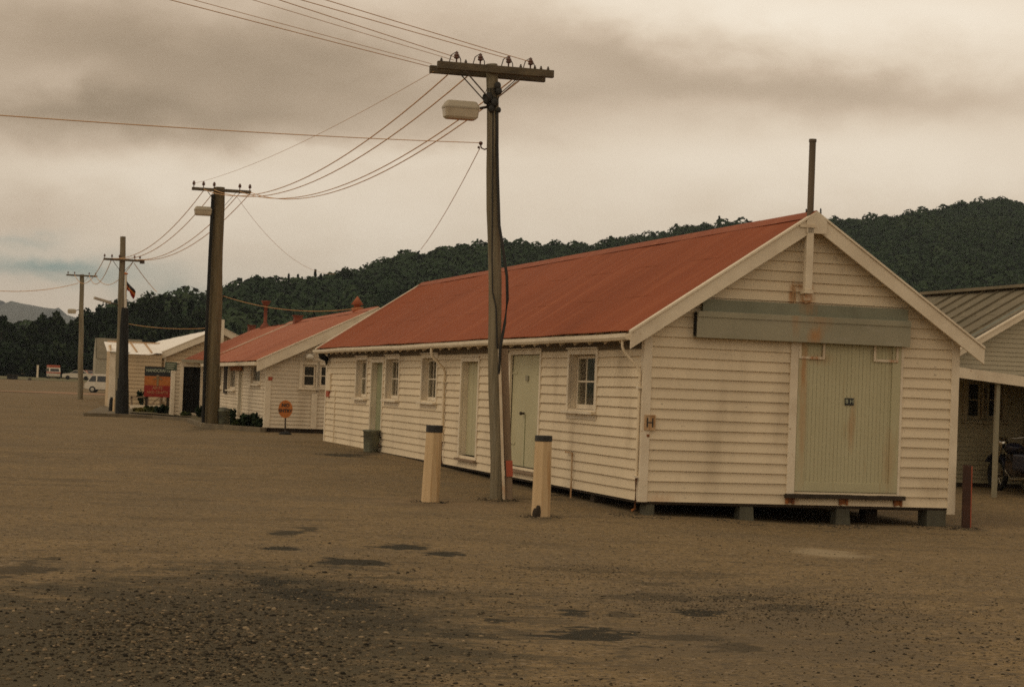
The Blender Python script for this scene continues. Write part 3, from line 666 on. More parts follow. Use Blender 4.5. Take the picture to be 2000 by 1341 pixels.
# track cover over the sliding door
def GO(px, py, off): return f1.front(px, py, off)
dpt = .17
x0, z0 = GO(1361, 658, -dpt); x1, z1_ = GO(1778, 678, -dpt); _, zt = GO(1361, 607, -dpt)
zbt = (z0 + z1_) / 2; ztp = zt
m_cover = stained(m_box, 'cover_paint', [gs(1583, 655, 16, 16, .75), gs(1590, 625, 26, 24, .3), gs(1546, 620, 10, 40, .35), gs(1760, 640, 20, 40, .2, (.2, .19, .13))])
b = MB(); b.box(x0, x1, .028, dpt, zbt, ztp, FRONT()); b.box(x0 + .01, x1 - .0, dpt, dpt + .012, ztp - .075, ztp + .002, FRONT()); tco = b.obj('door_track_cover', m_cover, shed, bevel=.004)
b = MB(); ztw = GO(1500, 590, -.10)[1]; b.box(x0 + .10, x1 - .012, .027, .10, ztp + .008, ztw, FRONT()); b.obj('cover_flashing', stained(m_box2, 'flashing_paint', [gs(1575, 600, 18, 20, .4)]), tco, bevel=.003)
b = MB(); b.box(x0 + .10, x1 - .012, .10, dpt - .01, ztp + .001, ztp + .014, FRONT()); b.obj('cover_lid', m_box2, tco)
b = MB(); b.box(x0 - .004, x0 + .001, .05, dpt - .015, zbt + .02, ztp - .02, FRONT()); b.obj('end_hollow_shade', m_tar, tco)  # black panel paints the dark inside of the cover's open end
# mast fixed to the gable
mxb = Wd / 2; b = MB(); zt2 = GO(1590, 268, -g - .08)[1]; zl = GO(1584, 570, -g - .08)[1]; zmid = GO(1586, 440, -g - .08)[1]
xm_ = GO(1584, 500, -g - .08)[0]; xt_ = GO(1589.5, 300, -g - .0)[0]
b = MB(); b.box(xm_ - .05, xm_ + .05, -.0, .10, zl + .03, zmid, FRONT(-g + .05)); mo = b.obj('mast', m_trim, shed, bevel=.008)
b = MB(); b.tube([(xt_, -g + .05, zmid - .1), (xt_, -g + .05, zt2 - .05)], .046, 14); b.lathe((xt_, -g + .05, zt2 - .05), [(.052, 0), (.052, .04)], 14); b.obj('flue_pipe', m_flue, mo)
b = MB(); b.box(xm_ - .065, xm_ + .06, .0, .12, zl - .02, zl + .03, FRONT(-g + .05)); b.box(xm_ - .03, xm_ + .05, .0, .05, zl - .11, zl - .041, FRONT(-g + .05)); b.bar((xm_, -g, zl), (xm_, 0, zl), .04, .04); b.obj('bracket', m_trimrust, mo)
b = MB(); b.box(xm_ - .16, xm_ + .07, .051, .062, zmid - .03, zmid + .01, FRONT(-g)); b.obj('strap', m_trimrust, mo)
b = MB()
for px, y0_, y1_, w_ in ((1548, 562, 586, .025), (1574, 570, 592, .05), (1562, 556, 559, .22), (1552, 566, 600, .02)):
    x_, za_ = G(px, y0_); _, zb_ = G(px, y1_); b.box(x_ - w_ / 2, x_ + w_ / 2, .0, .0265, zb_, za_, FRONT())
b.obj('rust_run', m_ruststain, shed)
# piles beneath
def pile(x0, x1, y0, y1, m=m_conc, taper=.0):
    zg = gz(*(f1.K + f1.v * x0 + f1.u * y0).xy) - .05; b = MB()
    b.add([(x0 - taper, y0 - taper, zg), (x1 + taper, y0 - taper, zg), (x1 + taper, y1, zg), (x0 - taper, y1, zg), (x0, y0, zb - .036), (x1, y0, zb - .036), (x1, y1, zb - .036), (x0, y1, zb - .036)], [(3, 2, 1, 0), (4, 5, 6, 7), (0, 1, 5, 4), (1, 2, 6, 5), (2, 3, 7, 6), (3, 0, 4, 7)])
    return b.obj('foundation_pile', m, shed, bevel=.008)
def gxp(px): return G(px, 1000)[0]
pile(gxp(1255) + .05, gxp(1279), .02, .26); pile(gxp(1446), gxp(1472), .02, .2, taper=.015); pile(gxp(1635), gxp(1660), .02, .2, taper=.02); pile(gxp(1723), gxp(1746), .5, .7, m_darkwood); pile(gxp(1811), gxp(1848), .0, .28)
for y in (2.2, 4.4, 6.8): 
    for x in (.08, 1.6, 3.1, 4.35): pile(x, x + .18, y, y + .18, m_darkwood)
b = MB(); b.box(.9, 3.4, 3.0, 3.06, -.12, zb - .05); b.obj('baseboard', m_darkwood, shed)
# small fittings on the long wall
y_, z_ = S(644.5, 745); b = MB(); b.box(y_ - .3, y_ + .2, 0, .06, z_ - .22, z_ + .2, SIDE); b.obj('meter_box', m_wall, shed, bevel=.01)
y_, z_ = S(642.5, 769); b = MB(); b.box(y_ - .2, y_ + .12, .0, .06, z_ - .07, z_ + .07, SIDE); b.obj('fire_box', m_red, shed, bevel=.01)
y_, z_ = S(645, 698); b = MB(); b.tube([(-.28, y_ - .25, z_ + .16), (-.18, y_ + .1, z_ + .02), (-.10, y_ - .1, z_ - .06), (-.06, y_ + .15, z_ - .17)], [.07, .09, .06, .02], 7); b.tube([(-.2, y_ - .1, z_ + .16), (-.1, y_, z_ - .12)], [.05, .02], 6); b.obj('cable_bundle', m_tar, shed)
y_, z_ = S(1124, 884); y2, z2 = S(1117.5, 968); b = MB(); b.tube([(-.05, y_ + .33, z_), (-.05, y_, z_), (-.05, y_, .05)], .014, 6); b.obj('standpipe', m_ruststain, shed)
y_, z_ = S(657, 760); b = MB(); b.tube([(-.03, y_, z_), (-.03, y_, zb)], .012, 6); b.obj('conduit', m_wall, shed)
# H sign on the corner board
b = MB(); hx0, hz0 = G(1257.5, 838); hx1, hz1 = G(1277, 811); b.box(hx0, hx1, .0, .012, hz0, hz1, FRONT(-.036)); b.box(hx0 - .008, hx0 + .006, .0, .02, hz0 - .008, hz1 + .008, FRONT(-.036)); b.box(hx1 - .006, hx1 + .008, .0, .02, hz0 - .008, hz1 + .008, FRONT(-.036)); b.box(hx0 + .007, hx1 - .007, .0, .02, hz0 - .008, hz0 + .005, FRONT(-.036)); b.box(hx0 + .007, hx1 - .007, .0, .02, hz1 - .005, hz1 + .008, FRONT(-.036))
hs = b.obj('letter_sign', m_ruststain, shed)
b = MB(); cx_, cz_ = (hx0 + hx1) / 2, (hz0 + hz1) / 2
for s_ in (-1, 1): b.box(cx_ + s_ * .037 - .008, cx_ + s_ * .037 + .008, .012, .016, cz_ - .062, cz_ + .062, FRONT(-.036))
b.box(cx_ - .028, cx_ + .028, .012, .016, cz_ - .008, cz_ + .008, FRONT(-.036)); b.obj('lettering', m_sblack, hs)
x_, z_ = G(1264, 850); MB().box(x_ - .018, x_ + .018, 0, .008, z_ - .018, z_ + .018, FRONT(-.036)).obj('small_plate', m_rust, shed)

# ---- second building: red roof, white gable --------------------------------
AZ2 = .25
def frame_at(px, py, az): p = gp(px, py); return Frame((p.x, p.y, 0), az)
f2 = frame_at(517, 843, AZ2); K2 = f2.K
print('K2', K2)
b2 = thing('weatherboard_house', 'low white weatherboard building with faded red roof vents and a paned gable window', 'building', K2, AZ2)
zf = gz(K2.x, K2.y)
Lg2 = f2.side(410, 770)[0]; xa2, zap = f2.front(738, 602, -.3); x_ev, z_ev = f2.front(504, 704, -.3)
W2 = 2 * xa2; e2 = max(.2, -x_ev); sl2 = (zap - z_ev) / (xa2 - x_ev)
print('B2', 'L', Lg2, 'W', W2, 'zap', zap, 'zev', z_ev, 'e', e2)
zw0 = f2.front(575, 836)[1]
def gx2(z):
    dx = max(0, (zap - .06 - z) / sl2); return max(0, W2 / 2 - dx), min(W2, W2 / 2 + dx)
gw = span(591, 617, 712, 757, f2.front); gw2 = span(624, 648, 713, 757, f2.front)
sw = [span(491.5, 510, 712, 749, f2.side), span(447, 461, 712, 760, f2.side), span(425, 434, 712, 757, f2.side)]; dd2 = span(467, 473.5, 716, 815, f2.side)
siding('gable_wall', b2, m_wall2, FRONT(), zw0, zap - .1, gx2, [(gw[0], gw2[1], gw[2], gw[3])], pitch=.105, lip=.022)
siding('side_wall', b2, m_wall2, SIDE, zw0, z_ev - .02 + sl2 * e2, lambda z: (0, Lg2), [tuple(q) for q in sw] + [tuple(dd2)], pitch=.105, lip=.022, seg=4)
b = MB(); b.box(W2 + 0, W2 + .03, 0, Lg2 + 6, zf - .1, z_ev + .1); b.box(0, W2, Lg2 + 6, Lg2 + 6.03, zf - .1, z_ev + .1); b.obj('rear_wall', m_wall2, b2)
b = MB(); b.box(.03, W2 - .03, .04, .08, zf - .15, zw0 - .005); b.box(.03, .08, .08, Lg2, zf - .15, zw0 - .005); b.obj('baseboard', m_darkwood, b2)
window(FRONT(), b2, *gw, cols=1, rows=2, glass=m_glassd, rec=.03, trim=.10); window(FRONT(), b2, *gw2, cols=1, rows=2, glass=m_glassd, rec=.03, trim=.10)
for q in sw: window(SIDE, b2, *q, cols=2, rows=1, glass=m_glassd, rec=.04, trim=.09, bar=.05)
door(SIDE, b2, *dd2, rec=.05, leafmat=m_box, boards=2)
dd3 = span(440, 446, 712, 768, f2.side); MB().box(dd3[0], dd3[1], .03, .06, dd3[2], dd3[3], SIDE).obj('dark_board', m_darkwood, b2)
yb_, zb_ = f2.side(465, 716); MB().box(yb_ - 1.6, yb_ + 1.4, .05, .10, zb_ - .12, zb_ + .1, SIDE).obj('sign_board', m_rust, b2)
b = MB(); b.box(-.03, .12, -.03, -.001, zw0, z_ev + .1); b.box(-.031, -.001, .0, .12, zw0, z_ev + .1); b.obj('corner_board', m_trim, b2)
x_, z_ = f2.front(527, 739); MB().box(x_ - .05, x_ + .07, .026, .035, z_ - .05, z_ + .05, FRONT()).obj('notice', m_red, b2)
x_, z_ = f2.front(612, 820); b = MB(); b.box(x_ - .08, x_ + .08, .02, .045, zw0, gw[2] - .15, FRONT()); b.obj('cover_strip', m_trim, b2)
x_, z_ = f2.front(606, 697); b = MB(); b.tube([(x_ + .12, -.02, z_ + .14), (x_ + .1, -.16, z_ + .1), (x_ - .02, -.2, z_ + .02)], .02, 6); b.ball((x_ - .05, -.22, z_), (.13, .11, .10)); b.obj('wall_lamp', m_van, b2)
rzo = lambda x: zap - sl2 * abs(x - W2 / 2)
r2a = corrugated('roof', b2, m_roof2, (-e2, -.3, rzo(-e2)), (-e2, Lg2, rzo(-e2)), (W2 / 2, Lg2, zap), (W2 / 2, -.3, zap), pitch=.15)
corrugated('roof', b2, m_roof2, (W2 + e2, -.3, rzo(-e2)), (W2 + e2, Lg2 + 8, rzo(-e2)), (W2 / 2, Lg2 + 8, zap), (W2 / 2, -.3, zap), pitch=.15)
barge(b2, -e2 - .03, rzo(-e2) - .03 * sl2, W2 / 2 - .005, zap, -.34, -.3, .26); barge(b2, W2 + e2 + .03, rzo(-e2) - .03 * sl2, W2 / 2 + .005, zap, -.34, -.3, .26)
b = MB(); b.box(-e2 - .1, -e2, -.3, Lg2, rzo(-e2) - .13, rzo(-e2) - .03); b.obj('gutter', m_trim, b2)
b = MB(); b.extr([(W2 / 2 - .2, zap - .2 * sl2 + .03), (W2 / 2, zap + .06), (W2 / 2 + .2, zap - .2 * sl2 + .03)], 1, -.3, Lg2 + 2); b.obj('ridge_cap', m_roof2, r2a)
def on_ridge(px): return f2.side(px, 640, W2 / 2)[0]
# roof vents and the tall cowl along the ridge
y_ = on_ridge(696); b = MB(); b.box(W2 / 2 - .14, W2 / 2 + .14, y_ - .14, y_ + .14, zap, zap + .12); b.lathe((W2 / 2, y_, zap + .12), [(.1, 0), (.1, .08), (.19, .09), (.01, .34)], 12); b.obj('roof_vent', m_roof2, b2)
y_ = on_ridge(590); b = MB(); b.box(W2 / 2 - .30, W2 / 2 - .02, y_ - .2, y_ + .2, zap - .12, zap + .16); b.box(W2 / 2 - .34, W2 / 2 + .02, y_ - .23, y_ + .23, zap + .161, zap + .19); b.obj('roof_vent', m_vent, b2)
y_ = on_ridge(520); b = MB(); b.lathe((W2 / 2 - .05, y_, zap - .1), [(.2, 0), (.2, .12), (.07, .28), (.07, .95), (.14, 1.0), (.14, 1.05), (.2, 1.12), (.2, 1.14), (.06, 1.15), (.06, 1.02), (.05, 1.0)], 12); b.obj('flue_cowl', m_vent, b2)
y_ = on_ridge(499); b = MB(); b.box(W2 / 2 - .30, W2 / 2 - .02, y_ - .2, y_ + .2, zap - .12, zap + .12); b.box(W2 / 2 - .33, W2 / 2 + .01, y_ - .23, y_ + .23, zap + .121, zap + .15); b.obj('roof_vent', m_vent, b2)
# entrance wing standing out at the far end, facing the yard
yw = Lg2; wx0, _ = f2.front(336, 760, yw); wz0 = gz(K2.x - 4, K2.y + 14) ; _, wze = f2.front(370, 705, yw)
dq = span(357, 391, 716, 806, lambda a, b_: f2.front(a, b_, yw))
ppz = lambda z: (wx0, .0)
siding('wing_wall', b2, m_wall2, FRONT(yw), wz0, wze - .05, ppz, [tuple(dq)], pitch=.13, seg=9)
b = MB(); b.box(wx0, wx0 + .03, yw, yw + .8, wz0, wze - .05); b.obj('wing_side_wall', m_wall2, b2)
b = MB(); b.box(wx0 - .02, wx0 + .09, .0, .05, wz0, wze - .05, FRONT(yw)); b.box(dq[0] - .12, dq[0], .0, .05, wz0, wze - .05, FRONT(yw)); b.box(dq[1], dq[1] + .14, .0, .05, wz0, wze - .05, FRONT(yw)); b.box(dq[0] + .001, dq[1] - .001, 0, .049, dq[3], wze - .05, FRONT(yw)); b.obj('pilaster', m_trim, b2)
MB().box(dq[0] - .02, dq[1] + .02, -.4, -.36, dq[2], dq[3], FRONT(yw)).obj('door', m_tar, b2)
pxr = f2.front(498, 638, yw + 3.)
b = MB(); A_ = Vector((f2.front(355, 704, yw - .3)[0], yw - .3, f2.front(355, 704, yw - .3)[1])); 
yr = f2.side(498, 637, W2 / 2)[0]
R_ = Vector((W2 / 2, yr, zap)); B_ = Vector((W2 / 2, yw - .3 if yw - .3 < yr else yr - .5, zap)); E_ = Vector((-e2, yw - .3, A_.z + .0))
corrugated('wing_roof', b2, m_roof2, A_, E_, Vector((W2 / 2, yw + .2, zap - .05)), R_, pitch=.15)
b = MB(); b.bar(A_, E_, .08, .1); b.obj('wing_gutter', m_box, b2)
b = MB(); b.bar(Vector((-e2 + .2, yw, rzo(-e2 + .2) + .06)), Vector((W2 / 2, yw, zap + .05)), .09, .035); b.obj('roof_flashing', m_trim, b2)

# ---- third building: tan walls, bright bare-iron roof -----------------------
f3 = frame_at(310, 800, .245); K3 = f3.K
b3 = thing('iron_roofed_building', 'tan weatherboard building with bright bare iron roof behind the banded signboard', 'building', K3, .245)
zf3 = gz(K3.x, K3.y) - .05; xa3, zp3 = f3.front(434, 640, -.2); xe3, ze3 = f3.front(308, 691, -.2); sl3 = (zp3 - ze3) / (xa3 - xe3); W3 = 2 * xa3
print('B3', K3, W3, zp3, ze3)
def gx3(z):
    dx = max(0, (zp3 - .08 - z) / sl3); return max(0, xa3 - dx), min(W3, xa3 + dx)
siding('gable_wall', b3, m_wall3, FRONT(), zf3, zp3 - .1, gx3, pitch=.16, seg=9)
L3 = f3.side(312, 658, xa3)[0]
b = MB(); b.box(0, .03, .05, L3, zf3, ze3 + .1); b.box(W3 - .03, W3, .05, L3, zf3, ze3 + .1); b.box(.03, W3 - .03, L3 - .03, L3, zf3, ze3); b.obj('side_wall', m_wall3, b3)
corrugated('roof', b3, m_whiteroof, (xe3, -.2, ze3), (xe3, L3, ze3), (xa3, L3, zp3), (xa3, -.2, zp3), pitch=.2, amp=.006)
corrugated('roof', b3, m_whiteroof, (W3 - xe3, -.2, ze3), (W3 - xe3, L3, ze3), (xa3, L3, zp3), (xa3, -.2, zp3), pitch=.2, amp=.006)
barge(b3, xe3 - .02, ze3 - .02, xa3 - .005, zp3, -.25, -.2, .24); barge(b3, W3 - xe3 + .02, ze3 - .02, xa3 + .005, zp3, -.25, -.2, .24)
xf, zft = f3.front(435, 624, -.2); b = MB(); b.box(xf - .07, xf + .07, -.32, -.2, zp3 - .75, zft); b.obj('finial_post', m_trim, b3)
xq, _ = f3.front(322, 700); b = MB(); b.tube([(xq, -.08, ze3 - .1), (xq, -.08, zf3 + .4)], .06, 6); b.obj('downpipe', m_trim, b3)
# its low wing
xw0, _ = f3.front(214, 740, -.9); yb3 = 2.6; _, zwe = f3.front(275, 689, -.9)
siding('wing_wall', b3, m_wall3, FRONT(-.7), zf3, zwe - .06, lambda z: (xw0, -.02), pitch=.16, seg=9)
b = MB(); b.box(xw0, xw0 + .03, -.69, yb3, zf3, zwe + .3); b.box(-.03, -.0, -.69, .0, zf3, zwe); b.obj('wing_side_wall', m_wall3, b3)
b = MB(); b.box(xw0 - .02, xw0 + .55, -.0, .04, zf3, zwe - .06, FRONT(-.7)); b.obj('wing_corner_board', m_trim, b3)
_, zwt = f3.front(290, 671, yb3); rw = corrugated('wing_roof', b3, m_whiteroof, (xw0 - .15, -.9, zwe), (-.0, -.9, zwe), (-.0, yb3, zwt), (xw0 - .15, yb3, zwt), pitch=.2, amp=.006)
for px in (268, 297):
    x_ = f3.front(px, 680, -.9)[0]; b = MB(); b.bar((x_, -.9, zwe + .03), (x_ - .1, yb3, zwt + .03), .07, .03); b.obj('rusty_seam', m_ruststain, rw)
b = MB(); b.bar((xw0, yb3 - .2, zwt + .03), (0.1, yb3 - .2, zwt + .03), .07, .05); b.obj('rusty_seam', m_ruststain, rw)

# ---- fourth: small grey building far behind -----------------------------------
p4 = atY(185, 735, 215); f4 = Frame((p4.x, p4.y, 0), .245)
b4 = thing('grey_cottage', 'small pale cottage with steep dark grey roof behind the white van', 'building', f4.K, .245)
z4 = gz(p4.x, p4.y) - .2; x4, z4t = f4.front(250, 702); x4 += 1.5; yb4 = 6.; _, z4r = f4.front(220, 661, yb4 / 2)
siding('front_wall', b4, m_grey, FRONT(), z4, z4t, lambda z: (0, x4), pitch=.2, seg=9)
b = MB(); b.extr([(0, z4), (0, z4t), (yb4 / 2, z4r), (yb4, z4t), (yb4, z4)], 0, .0, .04); b.extr([(0, z4), (0, z4t), (yb4 / 2, z4r), (yb4, z4t), (yb4, z4)], 0, x4 - .04, x4); b.obj('gable_wall', m_grey, b4)
corrugated('roof', b4, m_greyroof, (.1, -.1, z4t), (x4 + .1, -.1, z4t), (x4 + .1, yb4 / 2, z4r), (.1, yb4 / 2, z4r), pitch=.3); corrugated('roof', b4, m_greyroof, (.1, yb4 + .1, z4t), (x4 + .1, yb4 + .1, z4t), (x4 + .1, yb4 / 2, z4r), (.1, yb4 / 2, z4r), pitch=.3)

# ---- building on the right with grey roof and veranda ---------------------------
f5 = Frame((atY(1905, 958, 37).x, 37, 0), .2762)
b5 = thing('grey_roofed_building', 'weatherboard building with old grey seamed roof and dim veranda at the right edge', 'building', f5.K, .2762)
x5a, z5a = f5.front(2091, 557, -.25); x5e, z5e = f5.front(1905, 665, -.25); sl5 = (z5a - z5e) / (x5a - x5e); E5 = x5e - 1.15
L5 = f5.side(1808, 578.5, x5a)[0]; z50 = f5.front(1900, 955)[1]
print('B5', f5.K, x5a, z5a, L5, z50)
zE5 = z5e - sl5 * 1.15
def gx5(z):
    dx = max(0, (z5a - .08 - z) / sl5); return max(E5 + .25, x5a - dx), min(2 * x5a - E5 - .25, x5a + dx)
w5 = span(1889, 1918, 744, 820, f5.front); w5b = span(1929, 1958, 744, 820, f5.front)
z5v = f5.front(1900, 725)[1]; nr_ = round((z5v - z50 - .12) / .085); z5v = z50 + .12 + nr_ * .085
siding('gable_wall', b5, m_wall4, FRONT(), z5v, z5a - .1, gx5, (), pitch=.085, lip=.018, seg=3)
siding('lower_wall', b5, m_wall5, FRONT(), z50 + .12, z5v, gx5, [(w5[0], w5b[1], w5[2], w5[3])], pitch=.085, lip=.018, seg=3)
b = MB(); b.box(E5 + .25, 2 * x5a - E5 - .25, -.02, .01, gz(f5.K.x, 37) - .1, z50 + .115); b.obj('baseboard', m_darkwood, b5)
b = MB(); b.box(E5 + .25, E5 + .28, 0, L5, z50, zE5 + .1); b.obj('side_wall', m_wall4, b5)
MB().box(E5 + .28, x5a * 2, .6, .64, z50, z5e).obj('inner_wall', m_interior, b5)
window(FRONT(), b5, *w5, cols=1, rows=2, trim=.10, rec=.04, glass=m_glassd, wm=m_trim5); window(FRONT(), b5, *w5b, cols=1, rows=2, trim=.10, rec=.04, glass=m_glassd, wm=m_trim5)
rf5 = corrugated('roof', b5, m_greyroof, (E5, -.25, zE5), (E5, L5, zE5), (x5a, L5, z5a), (x5a, -.25, z5a), pitch=.5, amp=.002)
corrugated('roof', b5, m_greyroof, (2 * x5a - E5, -.25, zE5), (2 * x5a - E5, L5, zE5), (x5a, L5, z5a), (x5a, -.25, z5a), pitch=.5, amp=.002)
n = int(L5 / .62)
for i in range(1, n):
    y_ = -.25 + i * .62; b = MB(); b.bar((E5, y_, zE5 + .035), (x5a, y_, z5a + .035), .016, .04); b.obj('roof_seam', m_greyroof, rf5)
b = MB(); b.bar((x5a, -.25, z5a + .05), (x5a, L5, z5a + .05), .3, .06); b.obj('ridge_cap', m_greyroof, rf5)
barge(b5, E5, zE5, x5a - .005, z5a, -.3, -.25, .10); barge(b5, 2 * x5a - E5, zE5, x5a + .005, z5a, -.3, -.25, .10)
b = MB(); b.add([(E5 + .2, -.22, zE5 + .2 * sl5 + .10), (x5a, -.22, z5a + .10), (x5a, -.05, z5a + .10), (E5 + .2, -.05, zE5 + .2 * sl5 + .1)], [(0, 1, 2, 3)]); b.obj('verge_flashing', m_galv, b5)
# veranda roof with its white fascia
yv = -2.3; v0 = f5.front(1850, 715, yv); v1 = f5.front(2000, 736, yv); sv = (v1[1] - v0[1]) / (v1[0] - v0[0]); xA, xB = v0[0] - .2, v1[0] + 2.4
zA, zB = v0[1] - .2 * sv, v1[1] + 2.4 * sv
b = MB(); b.add([(xA, yv, zA), (xB, yv, zB), (xB, -.03, zB + .12), (xA, -.03, zA + .12), (xA, yv, zA - .04), (xB, yv, zB - .04), (xB, -.03, zB + .08), (xA, -.03, zA + .08)], [(0, 1, 2, 3), (7, 6, 5, 4), (0, 4, 5, 1), (1, 5, 6, 2), (0, 3, 7, 4)]); b.obj('veranda_roof', m_greyroof, b5)
b = MB(); b.add([(xA, yv - .04, zA + .01), (xB, yv - .04, zB + .01), (xB, yv - .002, zB + .01), (xA, yv - .002, zA + .01)] + [(xA, yv - .04, zA - .17), (xB, yv - .04, zB - .17), (xB, yv - .002, zB - .17), (xA, yv - .002, zA - .17)], [(0, 1, 2, 3), (7, 6, 5, 4), (0, 4, 5, 1), (3, 2, 6, 7), (0, 3, 7, 4), (1, 5, 6, 2)]); b.obj('veranda_fascia', m_trim, b5)
pv = f5.front(1946.5, 800, yv + .1); pvb = f5.front(1941, 965, yv + .1)
b = MB(); b.box(pv[0] - .035, pv[0] + .035, yv + .06, yv + .13, gz(f5.K.x, 35.5) - .05, zA - .2); b.obj('veranda_post', m_box, b5)
# return wall and added end wall, out of view, shut light out of the veranda
xr = f5.front(1968, 800)[0] + .35
siding('return_wall', b5, m_wall5, lambda s, n_, z: (xr - n_, -s, z), z50, zA - .1, lambda z: (0, 2.6), pitch=.085)
b = MB(); b.box(xr + .02, xr + .06, -6.5, -.05, z50 - .1, zA - .1); b.obj('light_block_wall', m_wall4, b5)

# ------------------------------------------------------------------ poles and street furniture
def pole_thing(name, label, base, top, r0_, r1_, m, group='power poles along the buildings', n=14):
    B = gp(*base); T = atY(*top, B.y); t = thing(name, label, 'power pole', B, 0, group); d = T - B
    pts = [d * (i / 12) + Vector((.012 * math.sin(i * 1.3), .01 * math.cos(i * .9), 0)) for i in range(13)]; pts[0] = pts[0] - Vector((0, 0, .3))
    MB().tube(pts, [r0_ + (r1_ - r0_) * i / 12 for i in range(13)], n).obj('pole_shaft', m, t)
    return t, B, d
vA = Vector((math.cos(.2762), math.sin(.2762), 0)); uA = Vector((-math.sin(.2762), math.cos(.2762), 0))
def insulator(b, p, s=1.): b.lathe(p, [(.012 * s, 0), (.012 * s, .05 * s), (.035 * s, .06 * s), (.045 * s, .075 * s), (.03 * s, .09 * s), (.042 * s, .10 * s), (.04 * s, .12 * s), (.022 * s, .135 * s), (.03 * s, .15 * s), (.01 * s, .165 * s)], 10)
def lamp(t, at, ln, w=.2, m=m_lamp, dirv=None, armr=.02, poleat=None):
    """box-shaped street lantern: metal canopy above, tapered bowl beneath"""
    D = (dirv or -vA).normalized(); Sd = D.cross(Vector((0, 0, 1))).normalized(); at = Vector(at)
    def ring(sc, wd, z, dx=0): return [at + D * (dx + ln / 2 * sc * i) + Sd * (wd / 2 * j) + Vector((0, 0, z)) for i, j in ((-1, -.75), (-.88, -1), (.88, -1), (1, -.75), (1, .75), (.88, 1), (-.88, 1), (-1, .75))]
    b = MB(); b.loft([ring(1, w, 0), ring(1, w, .025), ring(.84, w * .72, .10), ring(.78, w * .6, .11)], smooth=False); o = b.obj('street_lamp', m_lampbody, t)
    b = MB(); b.loft([ring(.80, w * .7, -.15), ring(.92, w * .85, -.12), ring(.97, w * .95, -.002)], smooth=False); b.obj('lamp_bowl', m, o)
    b = MB(); b.tube([at - D * (ln / 2 - .02) + Vector((0, 0, .02)), poleat or at - D * (ln / 2 + .2)], armr, 8); b.obj('lamp_arm', m_iron, o)
    return o
# near pole
P1, B1, D1 = pole_thing('power_pole', 'tall weathered grey-brown power pole standing in front of the shed doors', (971, 974), (960, 126), .105, .085, m_pole)
def on1(px, py, n=0): q = atY(px, py, B1.y + n) ; return q - B1
zarm = on1(960, 141).z; c1 = Vector((on1(960, 141).x, 0, zarm))
def arm(t, c, half, w, h, nofs, zofs=0, name='crossarm', sh=0):
    b = MB(); b.bar(c + vA * (-half + sh) + uA * nofs + Vector((0, 0, zofs)), c + vA * (half + sh) + uA * nofs + Vector((0, 0, zofs)), w, h); return b.obj(name, m_arm, t, bevel=.008)
arm(P1, c1, .87, .08, .11, -.13, .02, sh=.03); arm(P1, c1, .87, .08, .11, .13, -.01, sh=-.02)
A1 = []
for px in (887, 933, 988, 1031):
    s_ = (px - 960) / F * B1.y / math.cos(.2762); p = c1 + vA * s_ - uA * .13 + Vector((0, 0, .075)); b = MB(); insulator(b, p, .95); b.obj('insulator', m_ins, P1); A1.append(p)
    b = MB(); b.tube([p + vA * -.12 + Vector((0, 0, -.05)), p + vA * -.08 + Vector((0, 0, .10)), p + Vector((0, 0, .16)), p + vA * .06 + Vector((0, 0, .05)), p + vA * .07 - Vector((0, 0, .06))], .008, 5); b.obj('jumper_wire', m_iron, P1)
for s_ in (-1, 1):
    b = MB(); b.bar(c1 + vA * s_ * .45 - uA * .15 + Vector((0, 0, -.02)), c1 + vA * s_ * .06 - uA * .13 + Vector((0, 0, -.40)), .035, .01); b.bar(c1 + vA * s_ * .45 + uA * .15 + Vector((0, 0, -.02)), c1 + vA * s_ * .06 + uA * .13 + Vector((0, 0, -.40)), .035, .01); b.obj('arm_brace', m_iron, P1)
b = MB()
for k, (px, py, r) in enumerate([(955, 190, .06), (972, 168, .05), (948, 190, .045), (974, 178, .05), (960, 212, .05), (974, 215, .035), (950, 196, .05), (966, 200, .06)]): b.ball(on1(px, py, -.11), (r, r * .8, r * 1.3), 8, 6)
for i in range(7):
    a = i; b.tube([on1(952 + 3 * i, 172, -.12), on1(945 + 5 * i, 188 + (i % 3) * 8, -.14), on1(954 + 2 * i, 214, -.1)], .008, 5)
b.obj('cable_fittings', m_cable, P1)
lamp(P1, on1(900, 213, -.25), .52, .26, poleat=on1(952, 209))
b = MB(); b.tube([on1(970, 215, -.08), on1(972, 340, -.1), on1(975, 440, -.1), on1(983, 490, -.12), on1(990, 540, -.14), on1(991, 585, -.14), on1(986, 630, -.13), on1(977, 680, -.12), on1(975, 730, -.09)], .022, 8); b.tube([on1(963, 215, -.09), on1(961, 500, -.11), on1(962, 570, -.11), on1(969, 600, -.11), on1(971, 680, -.11)], .012, 6); b.obj('cable_run', m_cable, P1)
b = MB(); b.tube([on1(956, 289), on1(946, 292), on1(940, 289), on1(938, 280)], .012, 6); b.ball(on1(939, 280), .03); b.ball(on1(935, 288), .02); b.obj('service_bracket', m_ins, P1)
b = MB(); pb = on1(995, 976, -.02); pt = on1(985, 681, -.02); b.bar(Vector((pb.x, pb.y, -.05)), pt, .105, .05, (0, 1, 0)); pk = b.obj('guard_plank', m_plank, P1, bevel=.004)
b = MB(); pb2 = on1(984.5, 976, -.05); pt2 = on1(975, 681, -.09); b.bar(Vector((pb2.x, pb2.y, -.05)), pt2, .04, .05, (0, 1, 0)); b.obj('side_batten', m_trimrust, pk)
b = MB(); r_a = on1(994.5, 899, -.06); r_b = on1(995.5, 930, -.06); b.bar(r_a, r_b, .095, .02, (0, 1, 0)); b.obj('red_tag', m_red, pk)
